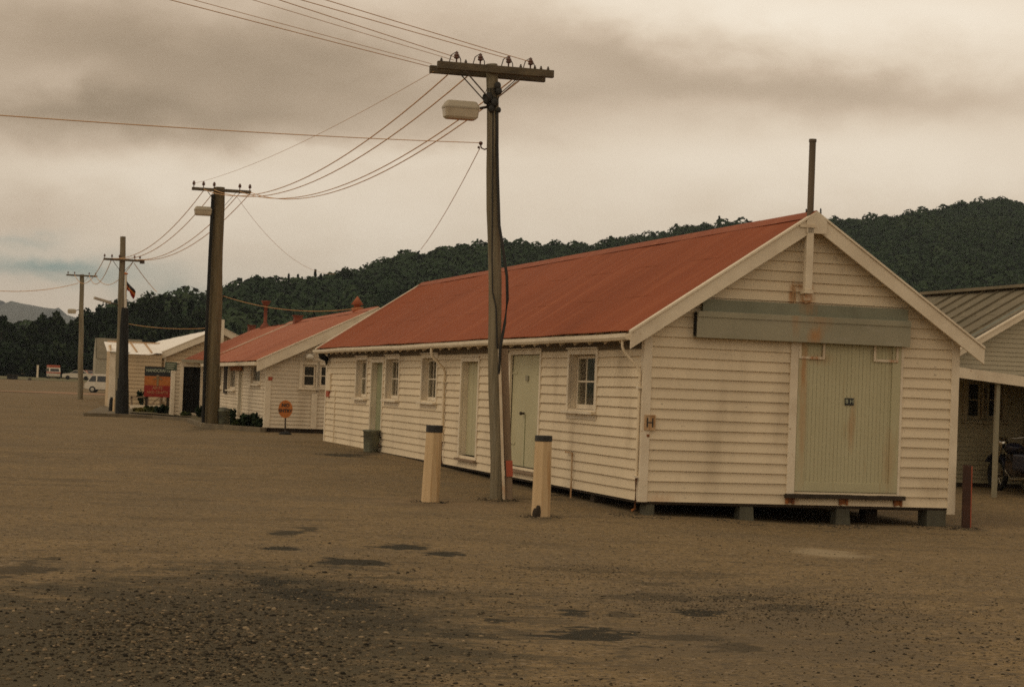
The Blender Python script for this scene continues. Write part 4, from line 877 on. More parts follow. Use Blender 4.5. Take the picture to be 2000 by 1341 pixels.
for px in (1012, 1040, 1052, 1066, 905, 858):
    s_ = (px - 960) / F * B1.y / math.cos(.2762); p = c1 + vA * s_ - uA * .13 + Vector((0, 0, .07)); b = MB(); b.lathe(p, [(.02, 0), (.02, .03), (.012, .035), (.012, .055)], 8); b.obj('bolt', m_iron, P1)
# second pole
P2, B2, D2 = pole_thing('power_pole', 'thick brown power pole at the near end of the garden bed', (412, 834), (428, 366), .225, .165, m_pole2)
def on2(px, py, n=0): return atY(px, py, B2.y + n) - B2
c2 = on2(431, 373); c2.y = 0
arm(P2, c2, .86, .09, .09, -.2)
A2 = []
for px in (379, 397, 417, 465, 484):
    s_ = (px - 431) / F * B2.y / math.cos(.2762); p = c2 + vA * s_ - uA * .2 + Vector((0, 0, .05)); b = MB(); insulator(b, p, 1.1); b.obj('insulator', m_ins, P2); A2.append(p)
for s_ in (-1, 1): b = MB(); b.bar(c2 + vA * s_ * .45 - uA * .24, c2 + vA * s_ * .12 - uA * .2 + Vector((0, 0, -.42)), .035, .012); b.obj('arm_brace', m_iron, P2)
lamp(P2, on2(397, 411, -.2), .52, .28, poleat=on2(421, 410))
b = MB(); b.tube([on2(416, 380, -.2), on2(410, 500, -.22), on2(401, 700, -.23), on2(396.5, 832, -.24)], .05, 8); b.obj('shade_side_strip', m_tar, P2)  # added dark strip stands for the pole's shadowed left side
# third pole
P3, B3_, D3 = pole_thing('power_pole', 'grey power pole rising above a tarred post and flagstaff', (231, 808), (240, 462), .15, .10, m_pole)
def on3(px, py, n=0): return atY(px, py, B3_.y + n) - B3_
c3 = on3(239.5, 508); c3.y = 0; arm(P3, c3, .70, .08, .08, -.13); A3 = []
for px in (205.5, 219, 233, 261, 271):
    s_ = (px - 239.5) / F * B3_.y / math.cos(.2762); p = c3 + vA * s_ - uA * .13 + Vector((0, 0, .04)); b = MB(); insulator(b, p, .9); b.obj('insulator', m_ins, P3); A3.append(p)
b = MB(); b.box(.0, .16, -.06, .06, -.1, .06); o = b.obj('end_fitting', m_iron, P3, c3 + vA * .62 - uA * .13)
for s_ in (-1, 1): b = MB(); b.bar(c3 + vA * s_ * .4 - uA * .16, c3 + vA * s_ * .08 - uA * .1 + Vector((0, 0, -.4)), .035, .012); b.obj('arm_brace', m_iron, P3)
b = MB(); l0 = on3(184, 581.5, -.6); l1 = on3(216, 591, -.2); b.bar(l0, l1, .10, .09); b.obj('street_lamp', m_lampbody, P3); b = MB(); b.tube([l1, on3(233, 596)], .025, 6); b.obj('lamp_arm', m_iron, P3)
# fourth pole
P4, B4_, D4 = pole_thing('power_pole', 'farthest power pole at the left with a small lantern', (156.5, 780), (160, 536), .15, .12, m_pole)
def on4(px, py, n=0): return atY(px, py, B4_.y + n) - B4_
c4 = on4(159.5, 538.5); c4.y = 0; arm(P4, c4, .85, .09, .09, -.15); A4 = [c4 + vA * s_ - uA * .15 + Vector((0, 0, .04)) for s_ in (-.75, -.4, .4, .75)]
for p in A4: b = MB(); insulator(b, p, 1.); b.obj('insulator', m_ins, P4)
for s_ in (-1, 1): b = MB(); b.bar(c4 + vA * s_ * .4 - uA * .16, c4 + vA * s_ * .08 - uA * .1 + Vector((0, 0, -.4)), .04, .012); b.obj('arm_brace', m_iron, P4)
lamp(P4, on4(140.5, 607, -.3), .48, .26, poleat=on4(155, 604))

# wires -------------------------------------------------------------
def wire(p, q, sag, r, label, group, name='overhead_wire', n=28):
    p, q = Vector(p), Vector(q); b = MB()
    b.tube([p.lerp(q, i / n) - Vector((0, 0, 4 * sag * (i / n) * (1 - i / n))) for i in range(n + 1)], r, 5)
    return tag(b.obj(name, m_wire, None), label, 'wire', group)
G12 = 'wires between the near and second poles'
ends = [((878, 158), A2[1]), ((916, 160), A2[2]), ((1003, 161), A2[3]), ((1018, 160), A2[4])]
for i, ((px, py), q) in enumerate(ends):
    s_ = (px - 960) / F * B1.y / math.cos(.2762)
    wire(B1 + c1 + vA * s_ + uA * .1 - Vector((0, 0, .08)), B2 + q + Vector((0, 0, -.05)), .78, .010, ['uppermost', 'second highest', 'third highest', 'lowest'][i] + ' thick wire sagging from the near pole to the second pole', G12)
wire(B1 + c1 - vA * .86 - Vector((0, 0, .06)), B2 + A2[0] + Vector((0, 0, .1)), .2, .004, 'thin pale wire above the thick ones between near and second poles', G12)
# incoming line overhead from a pole behind the camera
P0 = Vector((B1.x - 17.5, B1.y - 37, 0)); G01 = 'wires passing overhead from behind the camera to the near pole'
def dirend(pA, px):   # extend a wire from pA so that it leaves the frame's top near px
    q = atY(px, 0, 23.2); q.z = CAMZ + ray(px, 0).z * (23.2 / ray(px, 0).y); d = q - pA; return pA + d * 4.2
lab = ['lowest', 'second lowest', 'third lowest', 'third highest', 'second highest', 'highest']
att = [(838, 130), (843, 125), (887, 118), (890, 112), (990, 114), (1032, 120)]
for i, ((px, py), tx) in enumerate(zip(att, (351, 396, 510, 560, 605, 652))):
    a = atY(px, py, B1.y - .1); e_ = dirend(a, tx); wire(a, e_, .04, .0055 if i in (0, 3, 4, 5) else .004, lab[i] + ' of the wires crossing the top of the sky to the near pole', G01)
G23 = 'wires between the second and third poles'
for i, (a, c) in enumerate(((A2[1], A3[1]), (A2[2], A3[2]), (A2[3], A3[3]), (A2[4], A3[4]))):
    wire(B2 + a - Vector((0, 0, .1)), B3_ + c, .55, .012, ['leftmost', 'second from left', 'third from left', 'rightmost'][i] + ' wire sagging from the second pole to the third', G23)
G34 = 'wires between the third and fourth poles'
for i, (a, c) in enumerate(((A3[0], A4[1]), (A3[1], A4[2]), (A3[3], A4[3]))):
    wire(B3_ + a, B4_ + c, .7, .014, ['upper', 'middle', 'lower'][i] + ' faint wire from the third pole to the farthest pole', G34)
wire(B4_ + on4(153, 553), atY(-40, 564.5, 95), .25, .017, 'thick pale wire running from the farthest pole off the left edge', 'service wires')
wire(atY(938, 279, B1.y), atY(-60, 221, 18.), .03, .0055, 'long thin wire crossing the open sky left of the near pole', 'service wires')
wire(atY(937, 290, B1.y), atY(822, 487, 46), .1, .006, 'thin wire dropping from the near pole down behind the shed roof', 'service wires')
wire(atY(262, 514, B3_.y), atY(306, 570, 92), .05, .014, 'service wire slanting from the third pole down to the treetops', 'service wires')
wire(B2 + c2 + vA * .45 - Vector((0, 0, .1)), atY(655, 535, 75), .6, .005, 'faint thin wire slanting down to the right from the second pole', 'service wires')
wire(B2 + on2(436, 578), f2.K + f2.v * (W2 / 2) + f2.u * 2 + Vector((0, 0, zap + .1)), .25, .008, 'pale wire from the second pole to the red ridge beside it', 'service wires')
wire(atY(250, 632, B3_.y), atY(412, 640, 70), .1, .009, 'faint wire crossing before the dark trees above the tan building', 'service wires')

# tarred post with flagstaff and flag ------------------------------------
pb = gp(239, 812); Yt = pb.y - .2
t = thing('tarred_post', 'stout black tarred post standing on the kerb beside the third pole', 'post', (pb.x, Yt, pb.z))
def onT(px, py): return atY(px, py, Yt) - Vector((pb.x, Yt, pb.z))
b = MB(); b.tube([onT(238, 815), onT(239, 762)], [.235, .225], 10); b.tube([onT(240, 770), onT(240.5, 738)], [.20, .19], 10); b.tube([onT(241, 745), onT(242.5, 640), onT(244, 601)], [.17, .15, .12], 10); b.obj('post_shaft', m_tar, t)
t = thing('flagpole', 'slim white flagstaff rising behind the tarred post with an orange finial', 'flagpole', (pb.x, Yt + .4, pb.z))
onF = lambda px, py, n=0: atY(px, py, Yt + .4 + n) - Vector((pb.x, Yt + .4, pb.z))
b = MB(); b.tube([onF(242, 810), onF(244.5, 640), onF(246, 537)], [.06, .05, .035], 8); b.obj('staff', m_van, t)
b = MB(); b.ball(onF(246.3, 534.5), (.07, .07, .04)); b.obj('finial', m_orange, t)
fl = thing('flag', 'black, red and orange flag hanging limp from the flagstaff', 'flag', (pb.x, Yt + .4, pb.z))
edge_t = [(245, 545), (250, 552), (256, 558.5), (262, 564), (264.8, 569)]; edge_m = [(245.3, 551), (250, 558.5), (254, 564), (259, 569), (264.3, 572)]; edge_b = [(244.5, 564), (249, 566), (254, 570), (258, 577), (262, 586)]; edge_x = [(244.6, 556), (249, 561.5), (253.5, 567), (258, 573.5), (263.5, 578)]
def strip(e0, e1, name, m):
    b = MB(); n = 4
    for i in range(4):
        for k in range(n):
            pts = []
            for (ii, kk) in ((i, k), (i + 1, k), (i + 1, k + 1), (i, k + 1)):
                q0_, q1_ = e0[ii], e1[ii]; tt = kk / n; pts.append(onF(q0_[0] + (q1_[0] - q0_[0]) * tt, q0_[1] + (q1_[1] - q0_[1]) * tt, .14 * math.sin(ii * 1.7 + tt * .8)))
            b.quad(*pts)
    o = b.obj(name, m, fl); s_ = o.modifiers.new('solid', 'SOLIDIFY'); s_.thickness = .008; return o
edge_b2 = [(243.8, 565), (248.5, 566.5), (253, 569.5), (256, 578), (260.5, 584)]
strip(edge_t, edge_m, 'black_band', m_black); strip(edge_m, edge_x, 'orange_band', m_orange); strip(edge_x, edge_b2, 'red_band', m_sred)

# bollards
def bollard(base, top, w, label, hcap=.10):
    B = gp(*base); T = atY(*top, B.y) - B; t = thing('bollard', label, 'bollard', B, 0, 'squat white bollards before the shed'); ax = .2762 + .1
    def ring(f, s, dz=0): 
        c = T * f + Vector((0, 0, dz)); return [c + Vector((math.cos(ax + math.pi * k / 4 + math.pi / 8), math.sin(ax + math.pi * k / 4 + math.pi / 8), 0)) * s * (1.0 if k % 2 else 1.0) for k in range(8)]
    b = MB(); hf = hcap / T.length
    b.loft([ring(0, w * .57, -.1), ring(.03, w * .57), ring(.35, w * .55), ring(.7, w * .52), ring(1 - hf, w * .50)], smooth=False); sh = b.obj('post', m_bollard, t, bevel=.006)
    b = MB(); b.loft([ring(1 - hf, w * .525, .001), ring(1 - .005, w * .525), ring(1, w * .50)], smooth=False); b.obj('cap_band', m_black, t, bevel=.004)
    return t, B, T, ring
t, B, T, ring = bollard((840, 980), (849, 830), .225, 'white bollard with black cap band left of the near pole')
t, B, T, ring = bollard((1056, 1008), (1062, 850), .215, 'white bollard with black cap and broken rotten foot, right of the near pole', .075)
q_ = atY(1046, 1007, B.y - .12) - B; b = MB(); b.ball(q_ + Vector((.0, .0, .02)), (.045, .025, .09), 8, 6); b.ball(q_ + Vector((.03, -.003, .05)), (.035, .022, .10), 8, 6); b.obj('rotten_foot', m_darkwood, t)
sg = []
for (bx, tx, mm, lb) in (((215.5, 806), (218, 775), m_tar, 'short black bollard at the kerb left of the tarred post'), ((223.5, 807), (224.5, 776), m_bollard, 'short cream bollard touching the tarred post at the kerb')):
    B = gp(*bx); T = atY(*tx, B.y) - B; b = MB(); b.tube([(0, 0, -.05), T * .8, T], [.075, .07, .04], 10); t = b.obj('small_bollard', mm, None, B); tag(t, lb, 'bollard', 'short bollards on the kerb')

# dark post at the right edge
B = gp(1886, 1030); T = atY(1889, 908, B.y) - B; t = thing('marker_post', 'dark square timber post with an orange-red stripe near the right edge', 'post', B)
b = MB(); b.bar(Vector((0, 0, -.1)), T, .10, .10, (0, 1, 0)); b.obj('post_shaft', M_('brown_post', (.075, .035, .022), .9, (.045, .025, .018), 5, .3, .7, bump=.4), t, bevel=.005)
b = MB(); b.bar(Vector((.058, -.0, -.0)), T + Vector((.058, 0, -.01)), .015, .085, (0, 1, 0)); b.obj('red_stripe', m_red, t)

# rubbish bins
def bin_(px, py, top, r, label, lid=False, m=m_galv):
    B = gp(px, py); h = (atY(px, top, B.y) - B).z; t = thing('rubbish_bin', label, 'bin', B, 0, 'metal rubbish bins')
    b = MB(); b.lathe((0, 0, 0), [(r * .82, 0), (r * .84, .02), (r * .94, h * .9), (r, h * .92), (r * 1.03, h - .02), (r, h), (r * .93, h), (r * .8, h * .3)], 24)
    b.obj('bin_body', m, t)
    b = MB()
    for s_ in (-1, 1): b.tube([(s_ * r * .9, -.06, h * .7), (s_ * (r + .03), -.06, h * .68), (s_ * (r + .03), .06, h * .68), (s_ * r * .9, .06, h * .7)], .01, 5)
    b.obj('handles', m_iron, t)
    if lid: b = MB(); b.lathe((0, 0, h + .005), [(r * 1.06, -.03), (r * 1.06, .0), (r * .9, .05), (r * .2, .09), (.02, .09)], 24); b.obj('bin_lid', m, t)
    else:
        b = MB(); b.ball((0, 0, h * .86), (r * .88, r * .88, h * .12), 12, 7); b.obj('rubbish', m_kerb, t)
    return t
bin_(724.5, 882, 839, .19, 'small grey metal bin by the far shed door'); bin_(435, 835, 801, .21, 'greenish bin with pale lid beside the thick second pole', True)

# NO ENTRY sign
B = gp(557, 848); t = thing('no_entry_sign', 'round orange no entry sign on a thin stand before the white gable', 'sign', B, .1)
hc = (atY(557.5, 798.5, B.y) - B); r = 14.2 / F * B.y
b = MB(); b.tube([(0, .02, .03), (hc.x, .02, hc.z)], .022, 8); b.obj('sign_post', m_iron, t)
b = MB(); b.lathe((0, 0, 0), [(.17, 0), (.17, .03), (.08, .07), (.03, .08)], 14); b.obj('sign_base', m_tar, t)
def disc(b, c, rx, rz, th, n=32):
    R = [[Vector((c[0] + rx * math.cos(2 * math.pi * k / n), c[1] + o, c[2] + rz * math.sin(2 * math.pi * k / n))) for k in range(n)] for o in (0, -th)]; b.loft(R, smooth=False)
b = MB(); disc(b, (hc.x, 0, hc.z), r * .98, r * 1.22, .02); so_ = b.obj('sign_disc', m_orange, t)
TMs = lambda x, y, z: Matrix(((1, 0, 0, x), (0, 0, -1, y), (0, 1, 0, z), (0, 0, 0, 1)))
text('lettering', 'NO', .13, m_sblack, so_, TMs(hc.x, -.024, hc.z + .10), .003, bold=.004); text('lettering', 'ENTRY', .115, m_sblack, so_, TMs(hc.x, -.024, hc.z - .045), .003, bold=.004)

# banded signboard
Ys = 77.; o_ = atY(308, 790, Ys); zs = gz(o_.x, Ys); t = thing('signboard', 'large square board banded black, orange and red among the garden plants', 'sign', (o_.x, Ys, zs), .12)
def onS(px, py): q = atY(px, py, Ys); return q.x - o_.x, q.z - zs
xL, _ = onS(282.5, 740); xR, _ = onS(334, 740); _, zT = onS(308, 716); _, z1s = onS(308, 734.5); _, z2s = onS(308, 752.5); _, z3s = onS(308, 775)
MB().box(xL, xR, 0, .05, z1s, zT).obj('black_band', m_sblack, t); MB().box(xL, xR, 0, .05, z2s, z1s - .001).obj('orange_band', m_orange, t); rb = MB().box(xL, xR, 0, .05, z3s, z2s - .001).obj('red_band', m_sred, t)
b = MB(); 
for s_ in (xL + .1, xR - .1): b.box(s_ - .05, s_ + .05, .055, .13, -.1, zT)
b.obj('sign_post', m_darkwood, t)
xc = (xL + xR) / 2
text('lettering', 'HANDCRAFTS', .165, m_pale, t, TMs(xc, -.005, (z1s + zT) / 2 + .03), .003, xs=.86, bold=.004)
text('lettering', 'ARTS', .17, m_ochre, rb, TMs(xc, -.005, z2s - .10), .003, bold=.004); text('lettering', 'AND CRAFTS', .15, m_ochre, rb, TMs(xc, -.005, z2s - .27), .003, xs=.9, bold=.003)
b = MB(); zc = (z1s + z2s) / 2
b.box(xc - .04, xc + .04, -.012, -.002, zc - .13, zc + .12); b.ball((xc, -.01, zc + .17), (.06, .012, .06)); b.bar((xc - .17, -.008, zc + .06), (xc, -.008, zc + .12), .01, .04); b.bar((xc + .17, -.008, zc + .06), (xc, -.008, zc + .12), .01, .04); b.ball((xc, -.01, zc - .17), (.04, .012, .04))
b.obj('emblem', M_('emblem_tan', (.28, .19, .09), .8), t)
Yg = 66.5; o_ = atY(334, 715, Yg); t = thing('direction_sign', 'small dark green sign under the porch eave above the banded board', 'sign', (o_.x, Yg, o_.z), .1)
hw = 11.5 / F * Yg; MB().box(-hw, hw, 0, .03, -.14, .14).obj('sign_face', m_sgreen, t, bevel=.004)
for i, zz in enumerate((.07, 0, -.07)): MB().box(-hw * .75, hw * (.75 - .15 * i), -.006, -.001, zz - .012, zz + .012).obj('lettering', m_pale, t)
b = MB(); b.box(hw - .04, hw, .03, 1.2, .06, .10); b.obj('sign_bracket', m_iron, t)

# garden bed, kerbs, rails and shrubs
def strip_kerb(name, pts, w, h, m, label):
    b = MB(); P = [gp(*p) for p in pts]
    for i in range(len(P) - 1): b.bar(P[i] + Vector((0, 0, h / 2 - .02)), P[i + 1] + Vector((0, 0, h / 2 - .02)), w, h)
    return tag(b.obj(name, m, None, bevel=.01), kind='structure')
strip_kerb('kerb', [(163, 812), (215, 813.5), (300, 817), (370, 822), (396, 829)], .16, .13, m_kerb, '')
strip_kerb('kerb', [(370, 825), (398, 835), (512, 844), (519, 842)], .14, .15, m_kerb, '')
def bed(name, pts, m, off):
    P = [gp(*p) for p in pts]; return tag(MB().quad(*[(p.x, p.y, p.z + off) for p in P]).obj(name, m, None), kind='structure')
bed('pavement', [(163, 811.5), (300, 816), (372, 821), (380, 800), (300, 790), (215, 788)], m_kerb, .07)
bed('garden_bed', [(252, 811), (300, 814), (370, 820), (398, 826), (400, 800), (340, 797), (262, 796)], m_soil, .11)
bed('garden_bed', [(372, 825), (398, 833), (512, 842.5), (517, 840), (420, 822), (380, 812)], m_soil, .12)
def shrub(px, py, w, h, n, leaf, label, m=None, flat=1.):
    B = gp(px, py); t = thing('shrub', label, 'shrub', B, 0, 'shrubs in the garden beds'); W_ = w / F * B.y; H = h / F * B.y
    C = np.array([(rng.uniform(-.32, .32) * W_, rng.uniform(-.3, .3) * W_, H * rng.uniform(.35, .75)) for _ in range(7)] + [(0, 0, H * .45)]); R = np.array([(W_ * .22, W_ * .22, H * .28)] * 7 + [(W_ * .38, W_ * .3, H * .42)])
    V, Fq, tone = leaf_quads(C, R, n, leaf, shell=.3); np_obj('foliage', V, Fq, m or m_shrub, t, tone)
    b = MB()
    for i in range(5): a = rng.uniform(0, 6.28); b.tube([(0, 0, -.05), (math.cos(a) * W_ * .2, math.sin(a) * W_ * .2, H * .5)], .012, 5)
    b.obj('stem', m_trunk, t); return t
shrub(487, 840, 44, 38, 900, .05, 'dark rounded shrub at the corner of the white building', m_leaf)
shrub(508, 842, 14, 30, 300, .05, 'small dark shrub touching the white corner board', m_leaf)
shrub(466, 839, 26, 22, 500, .045, 'low yellowish-green shrub between the pole and the rounded shrub')
shrub(454, 838, 12, 42, 350, .04, 'narrow upright dark shrub right of the greenish bin', m_leaf)
shrub(433, 822, 22, 32, 300, .05, 'dark shrub rising behind the greenish bin', m_leaf)
shrub(392, 822, 22, 30, 300, .05, 'dark shrub left of the thick second pole', m_leaf)
shrub(345, 813, 26, 24, 400, .05, 'dark green shrub in front of the porch pilaster', m_leaf)
shrub(362, 817, 20, 14, 250, .05, 'small shrub in front of the dark doorway')
shrub(318, 812, 34, 22, 500, .05, 'green leafy shrub beneath the banded board', m_leaf)
shrub(296, 810, 30, 20, 450, .05, 'mid green shrub at the rail left of the banded board')
shrub(272, 809, 26, 14, 350, .05, 'yellow flowering low shrub near the tarred post', foliage('yellow_foliage', [(.06, .06, .02), (.16, .13, .03), (.28, .20, .04)]))
shrub(275, 800, 16, 40, 260, .05, 'tall thin bush against the tan wall left of the board', m_leaf)
# rail
B = gp(254, 800); t = thing('garden_rail', 'low pale wooden garden rail with crossed braces beneath the banded board', 'rail', B)
def onR(px, py): return atY(px, py, B.y) - B
b = MB(); b.bar(onR(253, 776), onR(315, 773), .06, .05); b.obj('top_rail', m_plank, t)
for px in (257, 289, 313): b = MB(); b.bar(onR(px, 802), onR(px, 773), .06, .06); b.obj('rail_post', m_plank, t)
b = MB(); b.bar(onR(293, 792), onR(311, 776), .05, .04); b.obj('brace', m_plank, t)
b = MB(); b.bar(onR(254, 794), onR(315, 795), .08, .16); b.obj('low_wall', m_trim, t)
# a dark cart behind the rail
B2r = gp(268, 798); t = thing('cart', 'dark low box cart parked behind the pale garden rail', 'cart', B2r); o2 = lambda px, py, n=0: atY(px, py, B2r.y + n) - B2r
q1_, q2_ = o2(258, 789), o2(277, 779); b = MB(); b.box(q1_.x, q2_.x, .1, .6, q1_.z, q2_.z); b.obj('cart_box', m_tar, t, bevel=.02)
for px in (262, 273): 
    c_ = o2(px, 793); b = MB(); b.tube([(c_.x, .05, .14), (c_.x, .1, .14)], .14, 12); b.obj('wheel', m_tyre, t)

# ------------------------------------------------------------------ vehicles
def van(B, rz, Lv=4.2, Hv=1.85, Wv=1.65):
    t = thing('parked_van', 'white one-box van parked beyond the third pole', 'van', B, rz)
    # side profile, nose at -x
    prof = [(-2.1, .38), (-2.12, .72), (-2.02, .95), (-1.90, 1.0), (-1.45, 1.66), (-1.2, 1.80), (1.8, 1.83), (2.05, 1.70), (2.1, .95), (2.1, .38), (1.6, .32), (-1.6, .32)]
    def ring(y, k): return [Vector((x * (1 - .0 * k), y, .3 + (z - .3) * 1.0) if z < 1.0 else Vector((x * (1 - .02 * k), y * (1 - .10 * (z - 1) / .83), z))) for x, z in prof]
    b = MB(); b.loft([ring(-Wv / 2, 1), ring(-Wv / 2 + .05, 0), ring(Wv / 2 - .05, 0), ring(Wv / 2, 1)], smooth=False); body = b.obj('body', m_van, t, bevel=.03)
    def sidewin(x0, x1, x0t, x1t):
        for s_ in (-1, 1):
            y0_, y1_ = s_ * (Wv / 2 + .004), s_ * (Wv / 2 * .935 + .008); b = MB()
            b.add([(x0, y0_ * .995, 1.06), (x1, y0_ * .995, 1.06), (x1t, y1_, 1.60), (x0t, y1_, 1.60)], [(0, 1, 2, 3) if s_ < 0 else (3, 2, 1, 0)]); o = b.obj('side_window', m_glassd, t)
            sl_ = o.modifiers.new('s', 'SOLIDIFY'); sl_.thickness = .012
    sidewin(-1.78, -1.05, -1.42, -1.05); sidewin(-.92, .35, -.92, .35); sidewin(.5, 1.75, .5, 1.7)
    MB().add([(-1.905, -.70, 1.05), (-1.905, .70, 1.05), (-1.49, .64, 1.62), (-1.49, -.64, 1.62)], [(0, 1, 2, 3)]).obj('windscreen', m_glassd, t)
    for x in (-1.35, 1.3):
        for s_ in (-1, 1):
            b = MB(); b.tube([(x, s_ * (Wv / 2 - .16), .31), (x, s_ * (Wv / 2 - .14), .31), (x, s_ * (Wv / 2 + .0), .31), (x, s_ * (Wv / 2 + .02), .31)], [.28, .31, .31, .28], 20); w = b.obj('wheel', m_tyre, t)
            b = MB(); b.tube([(x, s_ * (Wv / 2 + .02), .31), (x, s_ * (Wv / 2 + .035), .31)], [.17, .12], 14); b.obj('rim', m_hub, w)
    MB().box(-2.2, -2.1, -.78, .78, .40, .52).obj('bumper', m_hub, t, bevel=.02)
    MB().box(-1.0, 1.9, -.83, .83, .27, .33).obj('underbody', m_tyre, t)
    for s_ in (-1, 1): b = MB(); b.tube([(-2.10, s_ * .6, .72), (-2.145, s_ * .6, .72)], .1, 12); b.obj('headlight', m_chrome, t)
    return t
pv_ = gp(213, 766); pv_ = Vector((atY(168 + 52, 766, 172).x, 172, gz(0, 172))); 
van(Vector((atY(168, 760, 190).x + 2.1, 190, gz(-40, 190))), .04)
def car(B, rz, label, colm, kind):
    t = thing('parked_car', label, 'car', B, rz, 'vehicles parked far down the yard')
    if kind == 'camper':
        prof = [(-1.9, .3), (-1.95, .8), (-1.75, 1.0), (-1.35, 1.5), (-1.1, 1.62), (1.8, 1.62), (1.95, 1.4), (1.95, .3)]
    else: prof = [(-2.0, .3), (-2.05, .65), (-1.9, .82), (-.95, .92), (-.35, 1.36), (.9, 1.38), (1.5, .95), (2.0, .88), (2.05, .35), (2.0, .28)]
    R = [[Vector((x, y, z)) for x, z in prof] for y in (-.78, -.72, .72, .78)]; b = MB(); b.loft(R, smooth=False); b.obj('body', colm, t, bevel=.05)
    if kind == 'camper': MB().box(-1.2, 1.9, -.8, .8, 1.6, 1.95).obj('pop_top', m_red, t, bevel=.06); MB().box(-1.95, 1.97, -.8, .8, .78, .98).obj('red_stripe', m_red, t)
    for s_ in (-1, 1):
        if kind == 'camper': MB().box(-1.3, 1.4, s_ * .79 - .01, s_ * .79 + .01, 1.05, 1.45).obj('side_window', m_glassd, t)
        else: MB().add([(-.85, s_ * .79, .95), (1.3, s_ * .79, .95), (.85, s_ * .785, 1.3), (-.35, s_ * .785, 1.3)], [(0, 1, 2, 3)]).obj('side_window', m_glassd, t)
        for x in (-1.25, 1.25): b = MB(); b.tube([(x, s_ * .66, .3), (x, s_ * .8, .3)], .3, 14); b.obj('wheel', m_tyre, t)
    b = MB()
    if kind == 'camper': b.add([(-1.72, -.66, 1.05), (-1.72, .66, 1.05), (-1.39, .6, 1.46), (-1.39, -.6, 1.46)], [(0, 1, 2, 3)])
    else: b.add([(-.94, -.6, .96), (-.94, .6, .96), (-.42, .56, 1.33), (-.42, -.56, 1.33)], [(0, 1, 2, 3)])
    b.obj('windscreen', m_glassd, t)
    return t
def at_far(px, py, Y): q = atY(px, py, Y); return Vector((q.x, Y, gz(q.x, Y)))
car(at_far(104, 736, 285), 1.9, 'white camper van with red pop-top far down the yard', m_van, 'camper')
car(at_far(150, 738, 280), .2, 'white and red saloon car parked far off left of the farthest pole', m_van, 'car')
car(at_far(172, 737, 285), 2.4, 'pinkish car parked far off right of the farthest pole', M_('faded_red_car', (.42, .2, .14), .4), 'car')
# far dark trough and small post on the verge
q = at_far(24, 741, 262); t = thing('trough', 'dark low trough at the edge of the verge, far left', 'trough', q); b = MB(); b.box(-.65, .65, -.3, .3, 0, .55); b.obj('trough_body', m_tar, t, bevel=.05); b = MB(); b.box(-.7, .7, -.34, .34, .551, .6); b.obj('rim', m_iron, t)
q = at_far(58, 743, 260); t = thing('stump', 'small dark stump on the verge beside the trough', 'stump', q); b = MB(); b.lathe((0, 0, -.05), [(.3, 0), (.24, .15), (.22, .34), (.02, .36)], 12); b.obj('stump_body', m_trunk, t)
q = at_far(73, 736, 290); t = thing('gate_post', 'pale upright post among far fences left of the camper van', 'post', q); b = MB(); b.box(-.12, .12, -.12, .12, 0, 1.8); b.obj('post_shaft', m_trim, t); b = MB(); b.box(-.15, .15, -.15, .15, 1.8, 1.88); b.obj('post_cap', m_trim, t)
# paddock fence
q0v, q1v = at_far(-20, 733, 310), at_far(185, 735, 310); t = thing('paddock_fence', 'low pale post and rail fence beneath the far trees', 'fence', q0v)
dv = q1v - q0v; b = MB()
for zz in (.5, 1.0): b.bar(Vector((0, 0, zz)), dv + Vector((0, 0, zz)), .05, .12)
b.obj('rail', m_plank, t)
for i in range(9): b = MB(); p = dv * (i / 8); b.bar(p, p + Vector((0, 0, 1.2)), .14, .14); b.obj('fence_post', m_plank, t)

# motorcycle under the veranda ---------------------------------------
Bm = gp(1986, 963); mt = thing('motorcycle', 'dark blue motorcycle parked under the veranda at the right edge', 'motorcycle', Bm, math.radians(-162))
def wheel_(y, nm='wheel'):
    b = MB(); n = 28; R = []
    for k in range(n + 1):
        a = 2 * math.pi * k / n; R.append([Vector((0 + .05 * math.cos(c), y + (.27 + .05 * math.sin(c)) * math.cos(a), .31 + (.27 + .05 * math.sin(c)) * math.sin(a))) for c in [2 * math.pi * j / 8 for j in range(8)]])
    b.loft(R, cap=False); o = b.obj(nm, m_tyre, mt)
    b = MB(); b.tube([(-.05, y, .31), (.05, y, .31)], .06, 10)
    for k in range(12): a = k * math.pi / 6; b.tube([(0, y, .31), (0, y + .24 * math.cos(a), .31 + .24 * math.sin(a))], .006, 4)
    b.obj('rim', m_chrome, o)
wheel_(-.65); wheel_(.65)
b = MB(); b.tube([(0, -.38, .85), (0, -.1, .45), (0, .3, .38), (0, .65, .31)], .03, 8); b.tube([(0, -.38, .85), (0, 0, .72), (0, .5, .68)], .025, 8); b.obj('frame', m_blue, mt)
for s_ in (-1, 1): b = MB(); b.tube([(s_ * .08, -.65, .31), (s_ * .08, -.40, .86)], .022, 8); b.obj('fork', m_chrome, mt)
b = MB(); b.ball((0, -.15, .80), (.13, .26, .11), 14, 9); b.obj('fuel_tank', m_blue, mt)
b = MB(); b.ball((0, .35, .78), (.13, .36, .07), 14, 8); b.obj('seat', m_leather, mt)
b = MB(); b.box(-.14, .14, -.2, .15, .3, .58); 
for k in range(5): b.box(-.17, .17, -.15, .05, .56 + k * .03, .572 + k * .03)
b.obj('engine', m_iron, mt, bevel=.03)
b = MB(); b.tube([(-.34, -.22, 1.02), (-.18, -.36, .98), (.18, -.36, .98), (.34, -.22, 1.02)], .015, 8); b.obj('handlebar', m_chrome, mt)
b = MB(); b.ball((0, -.5, .88), (.10, .08, .10), 12, 8); b.obj('headlight', m_chrome, mt)
b = MB(); b.tube([(.15, -.15, .4), (.17, .1, .25), (.18, .8, .3)], [.025, .035, .045], 8); b.obj('exhaust', m_chrome, mt)
